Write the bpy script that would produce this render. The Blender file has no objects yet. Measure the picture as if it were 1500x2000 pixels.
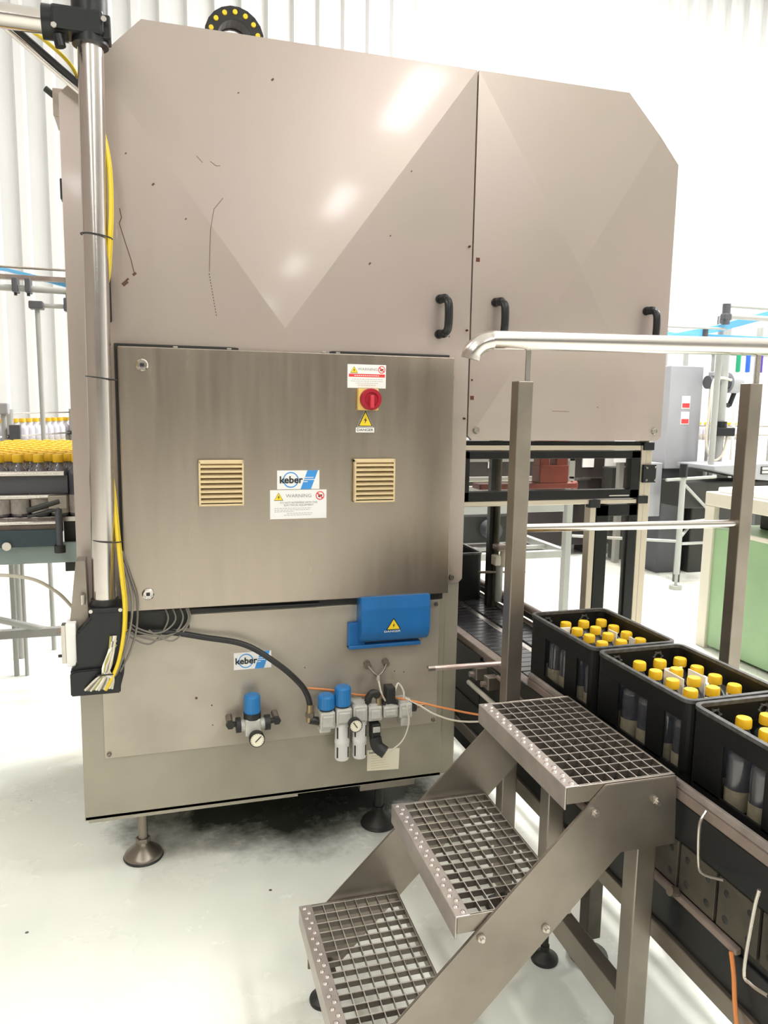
import bpy, bmesh, math, random
from mathutils import Vector, Matrix, Euler
random.seed(7)
PI = math.pi
scn = bpy.context.scene
COL = scn.collection

# ------------------------------------------------------------------ camera
cam_d = bpy.data.cameras.new('camera')
cam = bpy.data.objects.new('camera', cam_d)
COL.objects.link(cam)
CR = Vector((0.95794916, -0.28648159, 0.01617703))
CU = Vector((0.02438308, 0.13744824, 0.99020879))
CF = Vector((0.28590009, 0.94817524, -0.13865373))
cam.matrix_world = Matrix(((CR.x, CU.x, -CF.x, 0), (CR.y, CU.y, -CF.y, 0), (CR.z, CU.z, -CF.z, 1.4), (0, 0, 0, 1)))
cam_d.sensor_fit = 'HORIZONTAL'
cam_d.sensor_width = 36
cam_d.lens = 36 * 1509.3 / 1500
cam_d.clip_start = 0.02
scn.camera = cam

# ------------------------------------------------------------------ world, exposure, lamps
w = bpy.data.worlds.new('world')
scn.world = w
w.use_nodes = True
w.node_tree.nodes['Background'].inputs[0].default_value = (0.95, 0.97, 1, 1)
w.node_tree.nodes['Background'].inputs[1].default_value = 0.4
scn.view_settings.view_transform = 'Standard'
scn.view_settings.look = 'None'
scn.view_settings.exposure = -0.3
scn.view_settings.gamma = 1
scn.view_settings.use_curve_mapping = False
LAMP_Z = 6.2
LAMPS = []
for ly, pw in ((-20.0, 70), (-15.0, 75), (-10.2, 100), (-6.0, 125), (-1.2, 115), (3.4, 330), (6.0, 430)):
    for lx in (-3.4, 3.5, 9.0):
        if lx > 8 and ly < 0: continue
        LAMPS.append((lx, ly, pw * (0.15 if lx < 0 and ly > 1 else 1.15)))

# ------------------------------------------------------------------ materials
def mat(name, col, rough=0.5, metal=0.0, var=0.0, vscale=8.0, stretch=(1, 1, 1), bump=0.0, bscale=60, coat=0.0,
        emit=None, estr=1.0, trans=0.0, col2=None, rvar=0.0, spec=0.5, ior=1.45):
    m = bpy.data.materials.new(name)
    m.use_nodes = True
    nt = m.node_tree
    b = nt.nodes['Principled BSDF']
    b.inputs['Base Color'].default_value = (*col, 1)
    b.inputs['Roughness'].default_value = rough
    b.inputs['Metallic'].default_value = metal
    b.inputs['Coat Weight'].default_value = coat
    b.inputs['Coat Roughness'].default_value = 0.08
    b.inputs['Transmission Weight'].default_value = trans
    b.inputs['Specular IOR Level'].default_value = spec
    b.inputs['IOR'].default_value = ior
    if emit:
        b.inputs['Emission Color'].default_value = (*emit, 1)
        b.inputs['Emission Strength'].default_value = estr
    if var > 0 or bump > 0 or rvar > 0:
        tc = nt.nodes.new('ShaderNodeTexCoord')
        mp = nt.nodes.new('ShaderNodeMapping')
        mp.inputs['Scale'].default_value = stretch
        nt.links.new(tc.outputs['Object'], mp.inputs[0])
        n = nt.nodes.new('ShaderNodeTexNoise')
        n.inputs['Scale'].default_value = vscale
        n.inputs['Detail'].default_value = 5
        nt.links.new(mp.outputs[0], n.inputs['Vector'])
        if var > 0:
            r = nt.nodes.new('ShaderNodeValToRGB')
            c2 = col2 if col2 else tuple(max(0, c * (1 - var)) for c in col)
            r.color_ramp.elements[0].position = 0.32
            r.color_ramp.elements[1].position = 0.68
            r.color_ramp.elements[0].color = (*c2, 1)
            r.color_ramp.elements[1].color = (*col, 1)
            nt.links.new(n.outputs['Fac'], r.inputs[0])
            nt.links.new(r.outputs[0], b.inputs['Base Color'])
        if rvar > 0:
            mr = nt.nodes.new('ShaderNodeMapRange')
            mr.inputs[3].default_value = max(0.02, rough - rvar)
            mr.inputs[4].default_value = rough + rvar
            nt.links.new(n.outputs['Fac'], mr.inputs[0])
            nt.links.new(mr.outputs[0], b.inputs['Roughness'])
        if bump > 0:
            n2 = nt.nodes.new('ShaderNodeTexNoise')
            n2.inputs['Scale'].default_value = bscale
            n2.inputs['Detail'].default_value = 3
            nt.links.new(mp.outputs[0], n2.inputs['Vector'])
            bp = nt.nodes.new('ShaderNodeBump')
            bp.inputs['Strength'].default_value = bump
            bp.inputs['Distance'].default_value = 0.002
            nt.links.new(n2.outputs['Fac'], bp.inputs['Height'])
            nt.links.new(bp.outputs[0], b.inputs['Normal'])
    return m

M = dict(
    hood=mat('hood_steel', (0.44, 0.365, 0.335), 0.3, 0.35, var=0.08, vscale=3, col2=(0.43, 0.37, 0.32), rvar=0.05, coat=0.25),
    base=mat('base_steel', (0.37, 0.34, 0.27), 0.42, 0.35, var=0.15, vscale=4, rvar=0.08),
    plate=mat('service_plate', (0.49, 0.44, 0.365), 0.36, 0.45, var=0.2, vscale=5, rvar=0.1),
    brushed=mat('brushed_steel', (0.40, 0.345, 0.29), 0.25, 0.85, var=0.10, vscale=6, stretch=(6, 6, 0.5), rvar=0.06, bump=0.05, bscale=300),
    steel=mat('stainless_steel', (0.60, 0.56, 0.51), 0.26, 0.95, var=0.12, vscale=10, rvar=0.08),
    polished=mat('polished_tube', (0.62, 0.58, 0.55), 0.22, 1.0, rvar=0.05, vscale=12),
    matte=mat('matt_steel', (0.33, 0.29, 0.245), 0.38, 0.85, var=0.2, vscale=9, rvar=0.1),
    grate_shaded=mat('grating_side_shaded', (0.15, 0.13, 0.11), 0.45, 0.7),  # shade inside the grating cells put into the bar colour
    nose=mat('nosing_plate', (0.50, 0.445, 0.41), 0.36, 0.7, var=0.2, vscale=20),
    grate_lit=mat('grating_top_lit', (0.62, 0.57, 0.52), 0.35, 0.7),  # lit tops of the same bars, brightness put into the colour
    stair=mat('stair_steel', (0.34, 0.30, 0.255), 0.36, 0.85, var=0.25, vscale=7, rvar=0.1),
    dirty=mat('dirty_steel', (0.12, 0.105, 0.08), 0.5, 0.5, var=0.5, vscale=12),
    guidetop=mat('worn_guide_top', (0.36, 0.31, 0.28), 0.35, 0.2, var=0.3, vscale=25),
    pink=mat('guide_strip', (0.30, 0.235, 0.20), 0.4, 0.2, var=0.3, vscale=20),
    black=mat('black_plastic', (0.009, 0.010, 0.011), 0.35),
    crate=mat('crate_plastic', (0.006, 0.0065, 0.006), 0.5, spec=0.35, bump=0.15, bscale=40),
    crim=mat('crate_worn_rim', (0.10, 0.10, 0.095), 0.45, var=0.6, vscale=60),
    belt=mat('belt_plastic', (0.03, 0.03, 0.034), 0.22, var=0.4, vscale=30),
    dark=mat('dark_steel', (0.035, 0.035, 0.032), 0.45, 0.3),
    blackmet=mat('black_frame', (0.007, 0.0075, 0.007), 0.35, spec=0.35),
    alu=mat('aluminium_profile', (0.55, 0.49, 0.39), 0.35, 0.6),
    yellow=mat('yellow_cap', (0.83, 0.50, 0.02), 0.4),
    bundle=mat('olive_wire', (0.42, 0.38, 0.10), 0.4),
    ycable=mat('yellow_cable', (0.80, 0.58, 0.04), 0.4),
    bottle=mat('dark_bottle_glass', (0.05, 0.052, 0.062), 0.14, 0.0, coat=0.6, spec=0.8),
    bottle2=mat('grey_bottle_glass', (0.12, 0.12, 0.14), 0.08, 0.0, coat=0.6, spec=0.8),
    pale_bottle=mat('pale_bottle_glass', (0.62, 0.60, 0.66), 0.15, coat=0.4),
    label=mat('bottle_label', (0.26, 0.23, 0.16), 0.6, var=0.3, vscale=60),
    plabel=mat('pale_label', (0.70, 0.64, 0.58), 0.6, var=0.3, vscale=50),
    white=mat('white_plastic', (0.85, 0.84, 0.80), 0.4),
    sign=mat('sign_white', (0.86, 0.85, 0.83), 0.35),
    signy=mat('sign_yellow', (0.90, 0.66, 0.03), 0.4),
    signk=mat('sign_black', (0.02, 0.02, 0.02), 0.5),
    signg=mat('sign_grey_print', (0.35, 0.34, 0.35), 0.6),
    signr=mat('sign_red', (0.75, 0.06, 0.06), 0.4),
    signb=mat('sign_blue', (0.05, 0.30, 0.72), 0.4),
    vent=mat('cream_plastic', (0.72, 0.57, 0.33), 0.45),
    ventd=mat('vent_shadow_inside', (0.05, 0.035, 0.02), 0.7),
    red=mat('red_switch', (0.38, 0.015, 0.03), 0.3),
    redl=mat('red_handle', (0.62, 0.05, 0.07), 0.3),
    swy=mat('switch_yellow', (0.80, 0.55, 0.16), 0.4),
    blue=mat('blue_cover', (0.015, 0.15, 0.42), 0.42, var=0.12, vscale=10),
    knob=mat('blue_knob', (0.02, 0.18, 0.46), 0.4),
    bluebelt=mat('blue_rail', (0.16, 0.48, 0.80), 0.4),
    castw=mat('pale_cast_metal', (0.58, 0.57, 0.52), 0.45, 0.2, var=0.15, vscale=40),
    bowl=mat('filter_bowl', (0.74, 0.73, 0.70), 0.35),
    gauge=mat('gauge_face', (0.88, 0.83, 0.66), 0.4),
    rubber=mat('black_rubber', (0.02, 0.02, 0.02), 0.45),
    orange=mat('orange_air_hose', (0.72, 0.26, 0.08), 0.4),
    clear=mat('pale_air_hose', (0.66, 0.61, 0.50), 0.35),
    gcable=mat('grey_cable', (0.22, 0.20, 0.17), 0.45),
    brass=mat('brass_fitting', (0.35, 0.27, 0.16), 0.35, 0.8),
    scratch=mat('scratch_mark', (0.12, 0.06, 0.04), 0.7),
    rust=mat('rust_spot', (0.10, 0.03, 0.02), 0.7),
    green=mat('green_panel', (0.30, 0.46, 0.25), 0.4, var=0.2, vscale=2, rvar=0.08),
    cream=mat('cream_steel', (0.66, 0.62, 0.52), 0.4),
    tabletop=mat('white_top', (0.92, 0.92, 0.92), 0.4),
    grey=mat('grey_cabinet_paint', (0.34, 0.34, 0.36), 0.45),
    greyd=mat('grey_dark_paint', (0.08, 0.08, 0.09), 0.45),
    teal=mat('dark_teal_panel', (0.03, 0.055, 0.065), 0.4),
    tealp=mat('pale_teal_panel', (0.30, 0.37, 0.35), 0.4),
    brown=mat('dark_brown_machine', (0.03, 0.022, 0.022), 0.5, var=0.3, vscale=5),
    orangered=mat('red_gripper_paint', (0.26, 0.035, 0.015), 0.45, var=0.3, vscale=14),
    rod=mat('pinkish_rod', (0.55, 0.42, 0.38), 0.3, 0.5),
    palefr=mat('pale_frame_paint', (0.36, 0.36, 0.34), 0.45),
    lamp=mat('lamp_diffuser', (1, 1, 1), 0.5, emit=(1.0, 0.98, 0.95), estr=22.0),
    lampb=mat('lamp_housing', (0.6, 0.6, 0.6), 0.5),
    greenh=mat('green_grip', (0.02, 0.30, 0.15), 0.4),
    blueh=mat('blue_grip', (0.03, 0.12, 0.55), 0.4),
    purpleh=mat('purple_grip', (0.08, 0.04, 0.30), 0.4),
    concrete=mat('ceiling_white', (0.85, 0.85, 0.85), 0.7),
)

def glass_mat():
    m = bpy.data.materials.new('clear_guard_pane')
    m.use_nodes = True
    nt = m.node_tree
    nt.nodes.clear()
    o = nt.nodes.new('ShaderNodeOutputMaterial')
    t = nt.nodes.new('ShaderNodeBsdfTransparent')
    t.inputs[0].default_value = (0.86, 0.84, 0.82, 1)
    g = nt.nodes.new('ShaderNodeBsdfGlossy')
    g.inputs['Roughness'].default_value = 0.05
    f = nt.nodes.new('ShaderNodeFresnel')
    f.inputs[0].default_value = 1.3
    mx = nt.nodes.new('ShaderNodeMixShader')
    nt.links.new(f.outputs[0], mx.inputs[0])
    nt.links.new(t.outputs[0], mx.inputs[1])
    nt.links.new(g.outputs[0], mx.inputs[2])
    nt.links.new(mx.outputs[0], o.inputs[0])
    return m
M['pane'] = glass_mat()

def floor_mat():
    m = bpy.data.materials.new('epoxy_floor')
    m.use_nodes = True
    nt = m.node_tree
    L = nt.links.new
    b = nt.nodes['Principled BSDF']
    tc = nt.nodes.new('ShaderNodeTexCoord')
    n1 = nt.nodes.new('ShaderNodeTexNoise'); n1.inputs['Scale'].default_value = 1.1; n1.inputs['Detail'].default_value = 6
    L(tc.outputs['Object'], n1.inputs['Vector'])
    r1 = nt.nodes.new('ShaderNodeValToRGB')
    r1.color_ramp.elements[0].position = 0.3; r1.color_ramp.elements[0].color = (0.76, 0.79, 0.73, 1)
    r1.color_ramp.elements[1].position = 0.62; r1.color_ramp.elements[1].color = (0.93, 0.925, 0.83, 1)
    L(n1.outputs['Fac'], r1.inputs[0])
    # grime patch under the machine, its dark tone also painting in shade
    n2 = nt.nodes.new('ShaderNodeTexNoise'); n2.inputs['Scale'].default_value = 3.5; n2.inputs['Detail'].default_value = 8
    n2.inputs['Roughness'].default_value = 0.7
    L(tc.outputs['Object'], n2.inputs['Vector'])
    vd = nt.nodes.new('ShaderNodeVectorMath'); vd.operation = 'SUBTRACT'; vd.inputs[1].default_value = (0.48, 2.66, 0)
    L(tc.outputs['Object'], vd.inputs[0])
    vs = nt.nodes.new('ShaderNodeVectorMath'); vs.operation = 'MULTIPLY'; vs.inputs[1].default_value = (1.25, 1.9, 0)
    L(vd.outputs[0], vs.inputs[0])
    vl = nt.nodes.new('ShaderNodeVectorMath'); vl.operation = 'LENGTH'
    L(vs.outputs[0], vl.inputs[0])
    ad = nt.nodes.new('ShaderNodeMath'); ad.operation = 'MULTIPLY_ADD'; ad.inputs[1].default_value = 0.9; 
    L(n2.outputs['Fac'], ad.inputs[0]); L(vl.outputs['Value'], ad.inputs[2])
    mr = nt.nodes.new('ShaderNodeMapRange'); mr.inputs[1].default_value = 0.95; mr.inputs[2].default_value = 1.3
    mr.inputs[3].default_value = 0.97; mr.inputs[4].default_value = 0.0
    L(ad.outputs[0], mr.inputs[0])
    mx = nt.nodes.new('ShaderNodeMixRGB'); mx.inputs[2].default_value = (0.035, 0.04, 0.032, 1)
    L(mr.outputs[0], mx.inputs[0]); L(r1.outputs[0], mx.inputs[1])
    # small dark specks
    v = nt.nodes.new('ShaderNodeTexVoronoi'); v.inputs['Scale'].default_value = 4.5
    L(tc.outputs['Object'], v.inputs['Vector'])
    lt = nt.nodes.new('ShaderNodeMath'); lt.operation = 'LESS_THAN'; lt.inputs[1].default_value = 0.022
    L(v.outputs['Distance'], lt.inputs[0])
    mx2 = nt.nodes.new('ShaderNodeMixRGB'); mx2.inputs[2].default_value = (0.12, 0.12, 0.1, 1)
    L(lt.outputs[0], mx2.inputs[0]); L(mx.outputs[0], mx2.inputs[1])
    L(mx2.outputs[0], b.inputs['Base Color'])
    mr2 = nt.nodes.new('ShaderNodeMapRange'); mr2.inputs[3].default_value = 0.16; mr2.inputs[4].default_value = 0.36
    L(n2.outputs['Fac'], mr2.inputs[0]); L(mr2.outputs[0], b.inputs['Roughness'])
    n3 = nt.nodes.new('ShaderNodeTexNoise'); n3.inputs['Scale'].default_value = 14
    L(tc.outputs['Object'], n3.inputs['Vector'])
    bp = nt.nodes.new('ShaderNodeBump'); bp.inputs['Strength'].default_value = 0.12; bp.inputs['Distance'].default_value = 0.004
    L(n3.outputs['Fac'], bp.inputs['Height']); L(bp.outputs[0], b.inputs['Normal'])
    return m
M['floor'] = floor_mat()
M['dimwall'] = mat('dimmed_hall_wall', (0.30, 0.25, 0.22), 0.6)  # unseen walls coloured dark to imitate a dim hall in reflections
M['wall'] = mat('painted_sheet_wall', (0.60, 0.595, 0.59), 0.45, var=0.04, vscale=1.5)

# ------------------------------------------------------------------ mesh helpers
class MB:
    def __init__(s):
        s.bm = bmesh.new(); s.mats = []; s.cur = 0
    def mi(s, m):
        if m not in s.mats: s.mats.append(m)
        return s.mats.index(m)
    def faces(s, vs, fs, m, smooth=False):
        i = s.mi(m); bv = [s.bm.verts.new(v) for v in vs]
        for f in fs:
            try:
                fc = s.bm.faces.new([bv[k] for k in f]); fc.material_index = i; fc.smooth = smooth
            except ValueError: pass
        return bv
    def box(s, a, b, m, bev=0.0, rot=None, piv=None, seg=2):
        x0, y0, z0 = (min(a[i], b[i]) for i in range(3)); x1, y1, z1 = (max(a[i], b[i]) for i in range(3))
        t = bmesh.new()
        vs = [t.verts.new(p) for p in ((x0,y0,z0),(x1,y0,z0),(x1,y1,z0),(x0,y1,z0),(x0,y0,z1),(x1,y0,z1),(x1,y1,z1),(x0,y1,z1))]
        for f in ((0,3,2,1),(4,5,6,7),(0,1,5,4),(1,2,6,5),(2,3,7,6),(3,0,4,7)): t.faces.new([vs[k] for k in f])
        if bev > 0:
            bev = min(bev, (x1-x0)*.45, (y1-y0)*.45, (z1-z0)*.45)
            bmesh.ops.bevel(t, geom=t.edges[:], offset=bev, segments=seg, affect='EDGES', profile=0.5)
        s.merge(t, m, rot, piv, smooth=False)
    def merge(s, t, m, rot=None, piv=None, smooth=False):
        if rot is not None:
            p = Vector(piv) if piv is not None else Vector((0,0,0))
            for v in t.verts: v.co = rot @ (v.co - p) + p
        t.verts.index_update()
        i = s.mi(m); mp = {}
        for v in t.verts: mp[v] = s.bm.verts.new(v.co)
        for f in t.faces:
            nf = s.bm.faces.new([mp[v] for v in f.verts]); nf.material_index = i; nf.smooth = smooth or f.smooth
        t.free()
    def lathe(s, prof, m, org=(0,0,0), axis='z', n=24, smooth=True):
        """profile of (radius, height) turned about an axis; m may be a list per segment"""
        o = Vector(org); rings = []
        def P(r, h, a):
            c, d = r*math.cos(a), r*math.sin(a)
            if axis == 'z': q = (c, d, h)
            elif axis == 'y': q = (c, h, d)
            else: q = (h, c, d)
            return o + Vector(q)
        for r, h in prof:
            if r < 1e-6: rings.append([s.bm.verts.new(P(0, h, 0))])
            else: rings.append([s.bm.verts.new(P(r, h, 2*PI*k/n)) for k in range(n)])
        for j in range(len(prof)-1):
            a, b = rings[j], rings[j+1]; i = s.mi(m[j] if isinstance(m, list) else m)
            for k in range(n):
                k2 = (k+1) % n
                if len(a) == 1 and len(b) == 1: break
                if len(a) == 1: f = [a[0], b[k2], b[k]]
                elif len(b) == 1: f = [a[k], a[k2], b[0]]
                else: f = [a[k], a[k2], b[k2], b[k]]
                fc = s.bm.faces.new(f); fc.material_index = i; fc.smooth = smooth
    def cyl(s, a, b, r, m, n=20, r2=None, caps=True):
        s.tube([a, b], r, m, n, caps, r2=r2)
    def tube(s, pts, r, m, n=10, caps=True, r2=None, flat=1.0):
        pts = [Vector(p) for p in pts]; i = s.mi(m); rings = []
        t0 = (pts[1]-pts[0]).normalized()
        up = Vector((0,0,1)) if abs(t0.z) < 0.9 else Vector((0,1,0))
        nrm = t0.cross(up).normalized()
        for k, p in enumerate(pts):
            if k == 0: t = (pts[1]-pts[0])
            elif k == len(pts)-1: t = pts[-1]-pts[-2]
            else: t = (pts[k+1]-pts[k]).normalized() + (pts[k]-pts[k-1]).normalized()
            t.normalize()
            nrm = (nrm - t*nrm.dot(t)).normalized(); bn = t.cross(nrm)
            rr = r if r2 is None else r + (r2-r)*k/(len(pts)-1)
            rings.append([s.bm.verts.new(p + nrm*rr*math.cos(2*PI*q/n) + bn*rr*flat*math.sin(2*PI*q/n)) for q in range(n)])
        for j in range(len(rings)-1):
            for q in range(n):
                q2 = (q+1) % n
                f = s.bm.faces.new([rings[j][q], rings[j][q2], rings[j+1][q2], rings[j+1][q]]); f.material_index = i; f.smooth = True
        if caps:
            for rg in (rings[0][::-1], rings[-1]):
                f = s.bm.faces.new(rg); f.material_index = i
    def prism(s, poly, ax, a, b, m, bev=0.0):
        """polygon in the two other axes, extruded along ax from a to b"""
        def P(p, h):
            if ax == 'y': return (p[0], h, p[1])
            if ax == 'x': return (h, p[0], p[1])
            return (p[0], p[1], h)
        t = bmesh.new()
        va = [t.verts.new(P(p, a)) for p in poly]; vb = [t.verts.new(P(p, b)) for p in poly]; n = len(poly)
        t.faces.new(va); t.faces.new(vb[::-1])
        for k in range(n): t.faces.new([va[k], vb[k], vb[(k+1) % n], va[(k+1) % n]])
        bmesh.ops.recalc_face_normals(t, faces=t.faces[:])
        if bev > 0: bmesh.ops.bevel(t, geom=t.edges[:], offset=bev, segments=2, affect='EDGES')
        s.merge(t, m)
    def hexnut(s, c, r, h, m, axis='y'):
        poly = [(c[0]+r*math.cos(PI/3*k+.3), c[2]+r*math.sin(PI/3*k+.3)) for k in range(6)]
        s.prism(poly, 'y', c[1], c[1]-h, m, 0.0008)
    def build(s, name, parent=None, loc=None):
        me = bpy.data.meshes.new(name)
        bmesh.ops.recalc_face_normals(s.bm, faces=s.bm.faces[:])
        if loc is None and parent is not None: loc = (0,0,0)
        s.bm.to_mesh(me); s.bm.free()
        flags = [p.use_smooth for p in me.polygons]
        if any(flags):
            me.set_sharp_from_angle(angle=math.radians(38))
            me.polygons.foreach_set('use_smooth', flags)
        for m in s.mats: me.materials.append(M[m] if isinstance(m, str) else m)
        o = bpy.data.objects.new(name, me); COL.objects.link(o)
        if parent is not None:
            # vertices are written in world coordinates: bring them into the parent's frame
            o.parent = parent
            inv = wm(parent).inverted()
            if not s_local[0]: me.transform(inv)
        return o

ORD = ['first','second','third','fourth','fifth','sixth','seventh','eighth','ninth','tenth','eleventh','twelfth','thirteenth','fourteenth','fifteenth','sixteenth','seventeenth','eighteenth','nineteenth','twentieth','twenty-first','twenty-second']
s_local = [False]      # True while a thing is modelled in its own local coordinates
def wm(o):
    m = o.matrix_basis.copy()
    while o.parent:
        o = o.parent; m = o.matrix_basis @ m
    return m

def tag(o, label, cat, group=None):
    o['label'] = label; o['category'] = cat
    if group: o['group'] = group
    return o
def thing(name, label, cat, loc=(0,0,0), rotz=0.0, group=None):
    o = bpy.data.objects.new(name, None); COL.objects.link(o)
    o.empty_display_size = 0.05
    o.location = loc; o.rotation_euler = (0,0,rotz)
    o.matrix_basis = Matrix.Translation(Vector(loc)) @ Matrix.Rotation(rotz, 4, 'Z')
    return tag(o, label, cat, group)
def struct(o):
    o['kind'] = 'structure'; return o
def dup(root, loc, label=None, group=None, rotz=None):
    r = root.copy(); COL.objects.link(r); r.location = loc
    if rotz is not None: r.rotation_euler = (0,0,rotz)
    if label: r['label'] = label
    if group: r['group'] = group
    for ch in list(root.children):
        c = ch.copy(); COL.objects.link(c); c.parent = r
        for g in list(ch.children):
            d = g.copy(); COL.objects.link(d); d.parent = c
    return r
def spline(pts, n=8):
    """Catmull-Rom through the points"""
    P = [Vector(p) for p in pts]; P = [2*P[0]-P[1]] + P + [2*P[-1]-P[-2]]; out = []
    for i in range(1, len(P)-2):
        for k in range(n):
            t = k/n; a, b, c, d = P[i-1], P[i], P[i+1], P[i+2]
            out.append(0.5*((2*b) + (c-a)*t + (2*a-5*b+4*c-d)*t*t + (3*b-a-3*c+d)*t**3))
    out.append(P[-2]); return out
def arc(cx, cz, r, a0, a1, n=10):
    return [(cx+r*math.cos(a0+(a1-a0)*k/n), cz+r*math.sin(a0+(a1-a0)*k/n)) for k in range(n+1)]
def text(name, s, x, y, z, size, m, parent, bold=0.0, align='CENTER', sx=1.0):
    cu = bpy.data.curves.new(name, 'FONT'); cu.body = s; cu.size = size; cu.extrude = 0.0003
    cu.align_x = align; cu.align_y = 'CENTER'; cu.offset = bold; cu.resolution_u = 3
    o = bpy.data.objects.new(name, cu); COL.objects.link(o)
    bpy.context.view_layer.update()
    me = bpy.data.meshes.new_from_object(o.evaluated_get(bpy.context.evaluated_depsgraph_get()))
    bpy.data.objects.remove(o)
    me.transform(Matrix.Translation((x, y, z)) @ Matrix.Rotation(PI/2, 4, 'X') @ Matrix.Diagonal((sx, 1, 1, 1)))
    me.materials.clear(); me.materials.append(M[m])
    ob = bpy.data.objects.new(name, me); COL.objects.link(ob)
    if parent is not None:
        ob.parent = parent; me.transform(wm(parent).inverted())
    return ob

# ------------------------------------------------------------------ THE SETTING
YB, XL, XR, YF, ZC = 8.0, -7.0, 11.5, -26.0, 6.6
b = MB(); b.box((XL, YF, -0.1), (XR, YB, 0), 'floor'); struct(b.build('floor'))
b = MB(); b.box((XL, YF, ZC), (XR, YB, ZC+0.1), 'concrete'); struct(b.build('ceiling'))
def corrugated(x0, x1, y, per=0.25, d=0.045):
    b = MB(); pts = [(x0, y+0.15)]
    x = x0
    while x < x1:
        pts += [(x, y), (x+per*.55, y), (x+per*.65, y-d), (x+per*.9, y-d)]
        x += per
    pts += [(x1, y), (x1, y+0.15)]
    n = len(pts)
    vs = [(p[0], p[1], 0) for p in pts] + [(p[0], p[1], ZC) for p in pts]
    b.faces(vs, [(k, k+1, n+k+1, n+k) for k in range(n-1)] + [(n-1, 0, n, 2*n-1)], 'wall')
    return b.build('wall_back')
struct(corrugated(XL, XR, YB))
b = MB(); b.box((XL-.1, YF, 0), (XL, YB, ZC), 'dimwall'); struct(b.build('wall_left'))
b = MB(); b.box((XR, YF, 0), (XR+.1, YB, ZC), 'wall'); struct(b.build('wall_right'))
b = MB(); b.box((XL, YF-.1, 0), (XR, YF, ZC), 'dimwall'); struct(b.build('wall_front'))

# ceiling lamps
lamp0 = None
for i, (lx, ly, pw) in enumerate(LAMPS):
    lab = f"long white ceiling lamp in the {'left' if lx < 0 else 'middle' if lx < 5 else 'right'} row, {['farthest behind the camera','second farthest behind the camera','third behind the camera','just behind the camera','nearly overhead','above the machine','by the back wall'][[-20.0,-15.0,-10.2,-6.0,-1.2,3.4,6.0].index(ly)]}"
    if lamp0 is None:
        lamp0 = thing('ceiling_lamp', lab, 'lamp', (0,0,0), group='ceiling lamps')
        b = MB(); b.box((-.16, -.8, .03), (.16, .8, .12), 'lampb', .01); b.cyl((0,-.5,.12), (0,-.5,.4), .01, 'lampb', 8); b.cyl((0,.5,.12), (0,.5,.4), .01, 'lampb', 8)
        b.build('housing', lamp0)
        b = MB(); b.box((-.14, -.78, 0), (.14, .78, .03), 'lamp', .005); b.build('diffuser', lamp0)
        lamp0.location = (lx, ly, LAMP_Z)
    else:
        dup(lamp0, (lx, ly, LAMP_Z), lab)
    ld = bpy.data.lights.new('lamp_light', 'AREA'); ld.shape = 'RECTANGLE'; ld.size = 0.5; ld.size_y = 1.8; ld.energy = pw
    ld.color = (1.0, 0.985, 0.97)
    lo = bpy.data.objects.new('lamp_light', ld); COL.objects.link(lo); lo.location = (lx, ly, LAMP_Z-0.03)

# ------------------------------------------------------------------ PACKING MACHINE
HY = 2.185
mach = thing('packing_machine', 'large beige steel packing machine with chamfered hood on levelling feet', 'machine', (0.35, 2.7, 0))
def chamfer(x0, x1, z0, z1, cl, cr):
    p = [(x0, z0), (x1, z0)]
    p += [(x1, z1-cr), (x1-cr, z1)] if cr else [(x1, z1)]
    p += [(x0+cl, z1), (x0, z1-cl)] if cl else [(x0, z1)]
    return p
b = MB(); b.prism(chamfer(-.192, 1.598, 1.302, 2.338, .198, .185), 'y', HY+.016, 3.15, 'hood'); b.build('hood_body', mach)
b = MB(); b.box((-.192, HY+.016, .235), (.855, 3.15, 1.302), 'base'); b.build('lower_body', mach)
# cross-broken sheet panels, the centre stands proud so the four facets catch the light differently
def facet(x, z, x0, x1, z0, z1, d):
    cx, cz = (x0+x1)/2, (z0+z1)/2
    return HY - d*(1-max(abs(x-cx)/((x1-x0)/2), abs(z-cz)/((z1-z0)/2)))
def cross_panel(name, x0, x1, z0, z1, cl, cr, d, m, r=0.0):
    t = bmesh.new(); cx, cz = (x0+x1)/2, (z0+z1)/2
    vs = [t.verts.new(p) for p in ((x0,HY,z0),(x1,HY,z0),(x1,HY,z1),(x0,HY,z1))]; c = t.verts.new((cx, HY-d, cz))
    for k in range(4): t.faces.new([vs[k], vs[(k+1)%4], c])
    def cut(px, pz, nx, nz):
        bmesh.ops.bisect_plane(t, geom=t.verts[:]+t.edges[:]+t.faces[:], plane_co=(px,HY,pz), plane_no=(nx,0,nz), clear_outer=True)
    if cl: cut(x0+cl, z1, -1, 1)
    if cr: cut(x1-cr, z1, 1, 1)
    if r:
        cut(x0+r, z0, -1, -1); cut(x0+r*.3, z0+r*.25, -1, -.5) ; cut(x1-r, z0, 1, -1)
    ed = [e for e in t.edges if len(e.link_faces) == 1]
    g = bmesh.ops.extrude_edge_only(t, edges=ed)
    for v in g['geom']:
        if isinstance(v, bmesh.types.BMVert): v.co.y = HY+.0155
    b = MB(); b.merge(t, m); return b.build(name, mach)
LP = (-.2, .916, .853, 2.347)
RP = (.921, 1.606, 1.294, 2.347)
lp = cross_panel('hood_panel', *LP[:2], LP[2], LP[3], .2, 0, .031, 'hood', .012)
rp = cross_panel('access_door', *RP[:2], RP[2], RP[3], 0, .19, .024, 'hood', .014)
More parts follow.
